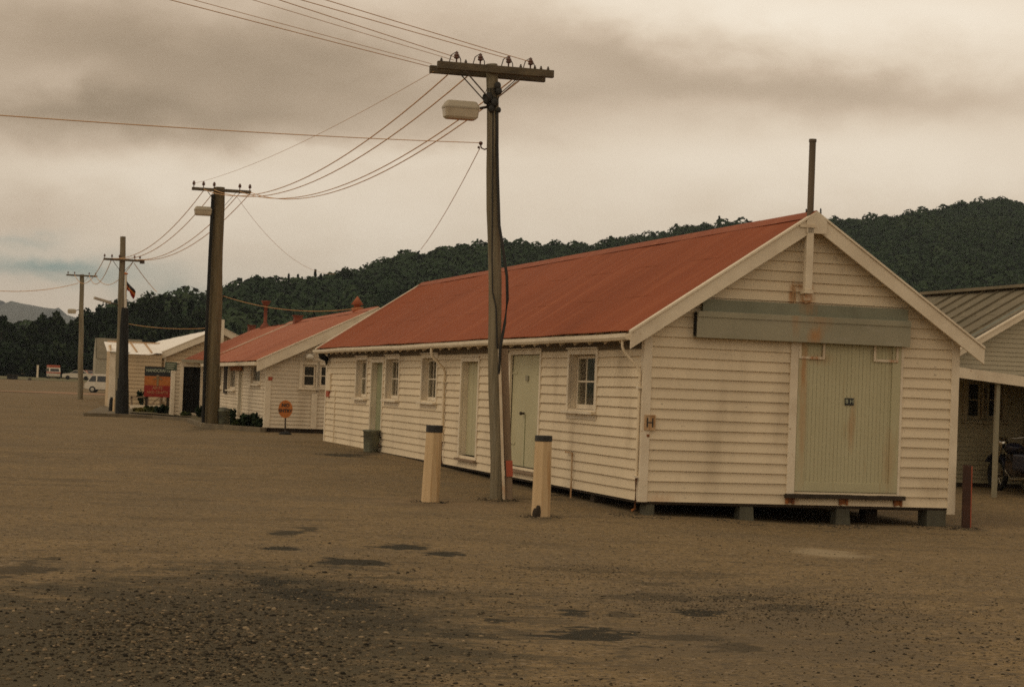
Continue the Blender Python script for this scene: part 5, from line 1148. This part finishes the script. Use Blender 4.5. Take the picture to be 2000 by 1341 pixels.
for s_ in (-1, 1): b = MB(); b.box(s_ * .25 - .1, s_ * .25 + .1, .35, .8, .42, .72); b.obj('pannier', m_blue, mt, bevel=.04)
b = MB(); b.loft([[Vector((-.09, -.65 + .36 * math.cos(a), .31 + .36 * math.sin(a))), Vector((.09, -.65 + .36 * math.cos(a), .31 + .36 * math.sin(a))), Vector((.09, -.65 + .38 * math.cos(a), .31 + .38 * math.sin(a))), Vector((-.09, -.65 + .38 * math.cos(a), .31 + .38 * math.sin(a)))] for a in [.5 + i * .25 for i in range(9)]]); b.obj('mudguard', m_blue, mt)

# ------------------------------------------------------------------ hill, forest, mountain
hz = lambda px: 762 + .0377 * (px - 1000)
SIL = [(-3000, 330), (-1200, 440), (-500, 610), (-100, 690), (0, 690), (145, 685), (190, 640), (260, 625), (380, 615), (436, 600), (455, 570), (500, 556), (560, 556), (620, 545), (700, 522), (760, 512), (800, 503), (900, 484), (950, 472), (1050, 470), (1150, 468), (1250, 456), (1330, 440), (1400, 430), (1500, 432), (1620, 432), (1700, 421), (1800, 406), (1900, 391), (1955, 386), (2010, 402), (2100, 430), (2400, 470), (3000, 520)]  # far-left heights are unseen, raised to darken reflections in the shed panes
def interp(T, x):
    if x <= T[0][0]: return T[0][1]
    for (a, b_), (c, d) in zip(T, T[1:]):
        if x <= c: return b_ + (d - b_) * (x - a) / (c - a)
    return T[-1][1]
RD = [(-400, 470), (430, 470), (520, 500), (1000, 620), (2000, 860), (3000, 1000)]
TH = 6.
def hill_params(px):
    R = interp(RD, px); y = interp(SIL, px); th = TH if px > 430 else 7
    return R, CAMZ + (hz(px) - y) * R / F - th * (.72 + .64 * sm(400, 520, px))
def hill_z(x, y):
    px = 1000 + F * x / max(y, 1); px = max(-3000, min(3000, px)); R, Z = hill_params(px); d0 = 330
    base = gz(x, y)
    if y < d0: return base - .5
    if y <= R: t = (y - d0) / (R - d0); f = .75 * t + .25 * sm(0, 1, t)
    else: f = 1 - .35 * sm(0, 1, (y - R) / 300)
    n = 2.2 * math.sin(x * .031 + y * .011) * math.sin(y * .027 - x * .012) * sm(d0, d0 + 150, y)* sm(0, 80, abs(R - y))
    return base + (Z - base) * f + n - .4 * (1 - sm(d0, d0 + 20, y))
hx = list(np.arange(-900, -260, 32.)) + list(np.arange(-260, 620, 9.)); hy = list(np.arange(118, 1300, 11.))
tag(grid_sheet('hillside', hx, hy, hill_z, m_hill), kind='structure')
def forest():
    C = []; n = 0
    while len(C) < 10800 and n < 400000:
        n += 1; y = 345 + 560 * rng.random(); px = rng.uniform(-150, 2150) if rng.random() < .8 else rng.uniform(2150, 2900); x = (px - 1000) * y / F
        R = interp(RD, px); d0 = 330
        if y < d0 + 15 or y > R + 12: continue
        if rng.random() > (y / 860): continue
        if px < 430 and y < R - 60: continue
        if px > 640 and px < 1560:                       # hidden low down behind the shed roof: thin out
            if y < .85 * R and rng.random() < .85: continue
        near = abs(y - R) < 25
        s = (2.2 + 2.6 * rng.random() ** 1.6) * (1.15 if px < 1000 else .95)
        C.append((x, y, hill_z(x, y), s))
    C = np.array(C); k = len(C); m = 200
    d = rng.normal(size=(k, m, 3)); d /= np.linalg.norm(d, axis=2)[..., None]; d[..., 2] = np.abs(d[..., 2]) * 1.1 - .3; d[..., 1] = np.where(d[..., 1] > .35, -d[..., 1], d[..., 1])
    s = C[:, 3][:, None, None]; asp = np.stack([np.ones(k), np.ones(k), rng.uniform(.9, 1.5, k)], 1)[:, None]
    P = C[:, None, :3] + d * s * asp * rng.uniform(.84, 1.03, (k, m, 1)) + np.array([0, 0, 1.]) * (s * rng.uniform(.6, 1.2, (k, 1, 1)))
    a = np.cross(d, rng.normal(size=(k, m, 3))); a /= np.linalg.norm(a, axis=2)[..., None]; b_ = np.cross(d + rng.normal(size=(k, m, 3)) * .5, a); b_ /= np.linalg.norm(b_, axis=2)[..., None]
    q = s * .105 * rng.uniform(.6, 1.3, (k, m, 1))
    V = np.stack([P - a * q - b_ * q * .6, P + a * q - b_ * q * .7, P + a * q * .8 + b_ * q, P - a * q * .9 + b_ * q * .7], 2).reshape(-1, 3)
    base = np.clip(rng.normal(.36, .10, k), 0, 1); base += .14 * np.sin(C[:, 0] * .05) * np.sin(C[:, 1] * .03)
    tone = np.clip(base[:, None] + rng.normal(0, .05, (k, m)), 0, 1).ravel()
    tag(np_obj('hill_forest', V, np.arange(len(V)).reshape(-1, 4), m_bush, tone=tone), kind='stuff')
forest()
# trees that stand out
def far_tree(px, ytop, ybase_z, Y, wpx, shape, label, n=700, leaf=None, trunk=.25):
    top = atY(px, ytop, Y); x = top.x; z = hill_z(x, Y) if ybase_z is None else ybase_z; h = top.z - z
    return tree('conifer_tree' if shape == 'cone' else 'broadleaf_tree', (x, Y, z - .2), h, wpx / F * Y, label, n, leaf or max(.22, .034 * h), shape, trunk, 'trees standing out along the far treeline')
ordn = ['first', 'second', 'third', 'fourth', 'fifth', 'sixth', 'seventh', 'eighth', 'ninth', 'tenth', 'eleventh', 'twelfth', 'thirteenth', 'fourteenth']
row = [(5, 612, 24, 'round'), (22, 628, 26, 'round'), (48, 634, 24, 'round'), (64, 628, 22, 'round'), (84, 610, 26, 'round'), (97, 617, 18, 'round'), (112, 605, 26, 'round'), (122, 622, 12, 'round'), (143, 622, 20, 'round'), (155, 615, 20, 'round'), (172, 600, 26, 'round'), (194, 595, 24, 'round'), (208, 596, 20, 'round'), (228, 596, 30, 'round')]
for i, (px, yt, w, sh) in enumerate(sorted(row, key=lambda r: r[0])):
    far_tree(px, yt, .8, 318 + 14 * (i % 3), w * 1.65, sh, ordn[i] + ' tree from the left in the dark row beyond the yard', 2200, .30, .1)
for i, (px, yt, w) in enumerate([(20, 668, 90), (75, 672, 80), (125, 670, 80), (170, 660, 70), (225, 640, 70), (55, 690, 60), (100, 692, 60)]):
    far_tree(px, yt, .8, 305 + 3 * i, w, 'round', ordn[i] + ' of the bushy low trees filling the gap below the dark row', 1800, .30, .02)
for px, yt, w, Y, sh, lb in [(262, 588, 30, 330, 'round', 'broad dark tree left side of the clump under the flag'), (290, 566, 62, 335, 'round', 'tallest broad dark tree of the clump right of the flag'), (312, 571, 30, 340, 'round', 'dark tree at the right shoulder of the clump by the flag'),
                             (343, 576, 30, 345, 'round', 'single round-headed tree between the flag clump and the second pole'), (374, 578, 22, 350, 'round', 'small tufted tree just left of the second pole'),
                             (234, 592, 34, 335, 'round', 'dark tree directly behind the third pole'), (325, 606, 60, 325, 'round', 'wide low tree behind the bright iron roof'), (390, 598, 50, 340, 'round', 'dark tree behind the second pole, left side'),
                             (275, 620, 70, 320, 'round', 'low spreading tree under the clump by the flag'), (230, 640, 60, 315, 'round', 'bushy tree behind the grey cottage roof'), (365, 615, 60, 322, 'round', 'low spreading tree above the iron-roofed gable')]:
    far_tree(px, yt, .8, Y, w * 1.35, sh, lb, 3000, .28, .05)
for px, yt, w, sh, lb in [(452, 556, 26, 'open', 'leafy see-through tree at the left end of the hill ridge'), (478, 548, 34, 'open', 'second open-crowned tree at the hill ridge end'), (512, 541, 26, 'round', 'dark rounded ridge tree left of the thin conifers'), (534, 543, 16, 'open', 'feathery ridge tree between rounded and thin ones'), (551, 543, 14, 'open', 'narrow feathery ridge tree beside the thin conifers'),
                          (564, 536, 8, 'cone', 'left one of two thin pointed conifers on the ridge'), (582, 537, 8, 'cone', 'right one of two thin pointed conifers on the ridge'), (616, 527, 9, 'cone', 'small spiky conifer right of the two thin ones'), (627, 531, 14, 'round', 'small bushy tree beside the spiky conifer'),
                          (674, 520, 34, 'round', 'rounded ridge tree above the far red ridge'), (752, 503, 22, 'round', 'ridge tree just left of a gap in the skyline'), (780, 498, 26, 'round', 'ridge tree just right of a gap in the skyline'), (812, 489, 38, 'round', 'wide ridge tree left of the near pole'), (988, 468, 22, 'round', 'round ridge tree touching the right side of the near pole'),
                          (1405, 422, 18, 'cone', 'small pointed tree on the ridge above the shed roof'), (1575, 410, 9, 'cone', 'tiny spire tree left of the gable mast'), (1603, 408, 7, 'cone', 'tiny spire tree right of the gable mast'), (1990, 395, 34, 'open', 'lacy open tree on the hilltop at the right edge'), (1968, 386, 26, 'open', 'lacy tree on the highest point of the hill')]:
    Y = interp(RD, px) - 6; far_tree(px, yt, None, Y, w, sh, lb, 900, .27, .3)
# distant mountain
MS = [(-1500, 560), (-600, 560), (-200, 578), (0, 587), (36, 588), (57, 592), (104, 604), (152, 617), (200, 636), (300, 665), (480, 700), (700, 725)]
b = MB(); YM = 5200; V = []; nx = 0
pxs = list(range(-1500, 701, 12))
for j, (fy, fz) in enumerate([(-1500, 0), (-900, .3), (-400, .72), (0, 1), (600, .6)]):
    for i, px in enumerate(pxs):
        y_ = interp(MS, px) + 2.2 * math.sin(px * .11) + 1.2 * math.sin(px * .31); q = atY(px, y_, YM); Y2 = YM + fy; V.append((q.x + 30 * math.sin(i * .7 + j), Y2 + 60 * math.sin(i * .5 + j * 2), q.z * fz * (1 + .06 * math.sin(i * .8 + j * 1.7) * (fz < 1)) - 2))
nx = len(pxs); Fq = np.array([(j * nx + i, j * nx + i + 1, (j + 1) * nx + i + 1, (j + 1) * nx + i) for j in range(4) for i in range(nx - 1)])
tag(np_obj('mountain', np.array(V), Fq, m_mount, smooth=True), kind='structure')

# haze -----------------------------------------------------------------
hb = MB().box(-4200, 4200, -600, 6600, -4, 330); hm = bpy.data.materials.new('haze_air'); hm.use_nodes = True; N = hm.node_tree.nodes; L = hm.node_tree.links
N.remove(N['Principled BSDF']); pv2 = N.new('ShaderNodeVolumePrincipled'); pv2.inputs['Color'].default_value = (.78, .88, 1., 1); pv2.inputs['Density'].default_value = 1.0e-4; L.new(pv2.outputs[0], N['Material Output'].inputs['Volume'])
tag(hb.obj('haze', hm, None), kind='stuff')

# ------------------------------------------------------------------ world + sun
wd = bpy.data.worlds.new('World'); SC.world = wd; wd.use_nodes = True; N = wd.node_tree.nodes; L = wd.node_tree.links; bg = N['Background']
SUN_EL, SUN_AZ = math.radians(48), math.radians(-118)     # azimuth measured from +Y towards +X
def mth(op, a, b_=None, c=None, clamp=False):
    n = N.new('ShaderNodeMath'); n.operation = op; n.use_clamp = clamp
    for i, q in enumerate((a, b_, c)):
        if q is None: continue
        if hasattr(q, 'links'): L.new(q, n.inputs[i])
        else: n.inputs[i].default_value = q
    return n.outputs[0]
def mixc(f, A, B):
    x = N.new('ShaderNodeMix'); x.data_type = 'RGBA'
    if hasattr(f, 'links'): L.new(f, x.inputs[0])
    else: x.inputs[0].default_value = f
    for i, q in ((6, A), (7, B)):
        if hasattr(q, 'links'): L.new(q, x.inputs[i])
        else: x.inputs[i].default_value = (*q, 1)
    return x.outputs[2]
tc = N.new('ShaderNodeTexCoord'); sp_ = N.new('ShaderNodeSeparateXYZ'); L.new(tc.outputs['Generated'], sp_.inputs[0])
X, Y, Z = sp_.outputs; Yc = mth('MAXIMUM', Y, .12); u = mth('DIVIDE', X, Yc); v = mth('DIVIDE', Z, Yc)
def wn(sc, st, det=4, rough=.5, off=(0, 0, 0)):
    mp = N.new('ShaderNodeMapping'); mp.inputs['Scale'].default_value = st; mp.inputs['Location'].default_value = off; L.new(tc.outputs['Generated'], mp.inputs[0])
    n = N.new('ShaderNodeTexNoise'); n.inputs['Scale'].default_value = sc; n.inputs['Detail'].default_value = det; n.inputs['Roughness'].default_value = rough; n.inputs['Distortion'].default_value = .15; L.new(mp.outputs[0], n.inputs[0]); return n.outputs[0]
nA = wn(5, (1, 1, 3.2), 4, .45); nB = wn(13, (1, 1, 2.4), 5, .5, (3, 1, 2)); nC = wn(22, (1, 1, 1.8), 6, .55, (7, 2, 5))
uw = mth('ADD', u, mth('MULTIPLY', mth('SUBTRACT', nB, .5), .09)); vw = mth('ADD', v, mth('MULTIPLY', mth('SUBTRACT', nC, .5), .03))
def lobe(px, py, rx, ry, tilt=0.):
    u0 = (px - 1000) / F; v0 = (hz(px) - py) / F
    du = mth('SUBTRACT', uw, u0); dv_ = mth('SUBTRACT', vw, v0)
    c_, s_ = math.cos(tilt), math.sin(tilt)
    a = mth('DIVIDE', mth('ADD', mth('MULTIPLY', du, c_), mth('MULTIPLY', dv_, s_)), rx / F); b_ = mth('DIVIDE', mth('SUBTRACT', mth('MULTIPLY', dv_, c_), mth('MULTIPLY', du, s_)), ry / F)
    return mth('EXPONENT', mth('MULTIPLY', mth('ADD', mth('MULTIPLY', a, a), mth('MULTIPLY', b_, b_)), -1.))
val = mth('ADD', .60, mth('MULTIPLY', mth('SUBTRACT', nA, .5), .22)); val = mth('ADD', val, mth('MULTIPLY', mth('SUBTRACT', nB, .5), .13)); val = mth('ADD', val, mth('MULTIPLY', mth('SUBTRACT', nC, .5), .15))
for (px, py, rx, ry, tl, amp) in [(330, 110, 620, 150, -.05, -.46), (120, 235, 420, 60, .02, -.22), (800, 215, 500, 70, .05, -.10), (1150, 75, 260, 80, -.2, -.20), (1330, 135, 240, 48, -.12, -.14), (1700, 182, 330, 48, .0, -.26), (60, 140, 130, 28, 0, .14), (720, 300, 260, 20, .02, .14), (140, 215, 300, 26, 0, -.10), (1050, 175, 250, 30, .05, -.08), (1450, 15, 520, 70, .0, .30), (1950, 45, 300, 90, 0, .16), (1350, 330, 800, 90, .03, .14), (350, 330, 420, 50, .0, .16), (700, 440, 600, 90, 0, .12), (60, 400, 260, 60, 0, -.12), (1750, 320, 300, 80, 0, .12), (260, 545, 260, 45, 0, .06), (40, 440, 120, 40, 0, -.08)]:
    val = mth('ADD', val, mth('MULTIPLY', lobe(px, py, rx, ry, tl), amp))
cr = N.new('ShaderNodeValToRGB'); E = cr.color_ramp.elements
E[0].position = .0; E[0].color = (.30, .215, .132, 1); E[1].position = 1.; E[1].color = (1.02, .91, .75, 1)
for p_, c_ in ((.2, (.445, .332, .222)), (.45, (.645, .505, .365)), (.65, (.80, .66, .50)), (.85, (.93, .80, .635))): q = E.new(p_); q.color = (*c_, 1)
L.new(mth('MULTIPLY', val, 1., clamp=True), cr.inputs[0])
# pale blue breaks low on the left, where the Nishita sky shows through thin cloud
sky = N.new('ShaderNodeTexSky'); sky.sky_type = 'NISHITA'; sky.sun_disc = False; sky.sun_elevation = SUN_EL; sky.sun_rotation = SUN_AZ; sky.air_density = 1.; sky.dust_density = 2.5
skym = N.new('ShaderNodeMix'); skym.data_type = 'RGBA'; skym.blend_type = 'MULTIPLY'; skym.inputs[0].default_value = 1; L.new(sky.outputs[0], skym.inputs[6]); skym.inputs[7].default_value = (.070, .100, .100, 1)
gap = mth('MULTIPLY', mth('ADD', mth('ADD', lobe(60, 526, 200, 24), mth('MULTIPLY', lobe(330, 572, 90, 26), .55)), mth('MULTIPLY', lobe(20, 470, 90, 14), .4)), mth('MULTIPLY', nB, 1.9), clamp=True)
gap = mth('ADD', gap, .03, clamp=True)
c = mixc(gap, cr.outputs[0], skym.outputs[2])
# unseen sky overhead is dimmed so less light falls on walls and ground
hi = N.new('ShaderNodeMapRange'); hi.inputs[1].default_value = .22; hi.inputs[2].default_value = .75; hi.inputs[3].default_value = 1.; hi.inputs[4].default_value = .66; L.new(Z, hi.inputs[0])
sc_ = N.new('ShaderNodeVectorMath'); sc_.operation = 'SCALE'; L.new(c, sc_.inputs[0]); L.new(hi.outputs[0], sc_.inputs['Scale'])
L.new(sc_.outputs[0], bg.inputs[0]); bg.inputs[1].default_value = 1.0
sl = bpy.data.lights.new('sun', 'SUN'); sl.energy = .55; sl.angle = math.radians(28); sl.color = (1., .84, .62)
so2 = bpy.data.objects.new('sun', sl); COL.objects.link(so2)
dr = Vector((math.sin(SUN_AZ) * math.cos(SUN_EL), math.cos(SUN_AZ) * math.cos(SUN_EL), math.sin(SUN_EL))); so2.rotation_euler = dr.to_track_quat('Z', 'Y').to_euler()

SC.view_settings.view_transform = 'Standard'; SC.view_settings.look = 'None'; SC.view_settings.exposure = .07; SC.view_settings.gamma = 1
SC.cycles.max_bounces = 5; SC.cycles.diffuse_bounces = 3; SC.cycles.glossy_bounces = 2; SC.cycles.transparent_max_bounces = 8; SC.cycles.volume_bounces = 0; SC.cycles.caustics_reflective = False; SC.cycles.caustics_refractive = False
SC.cycles.use_denoising = False; SC.cycles.filter_width = 1.65
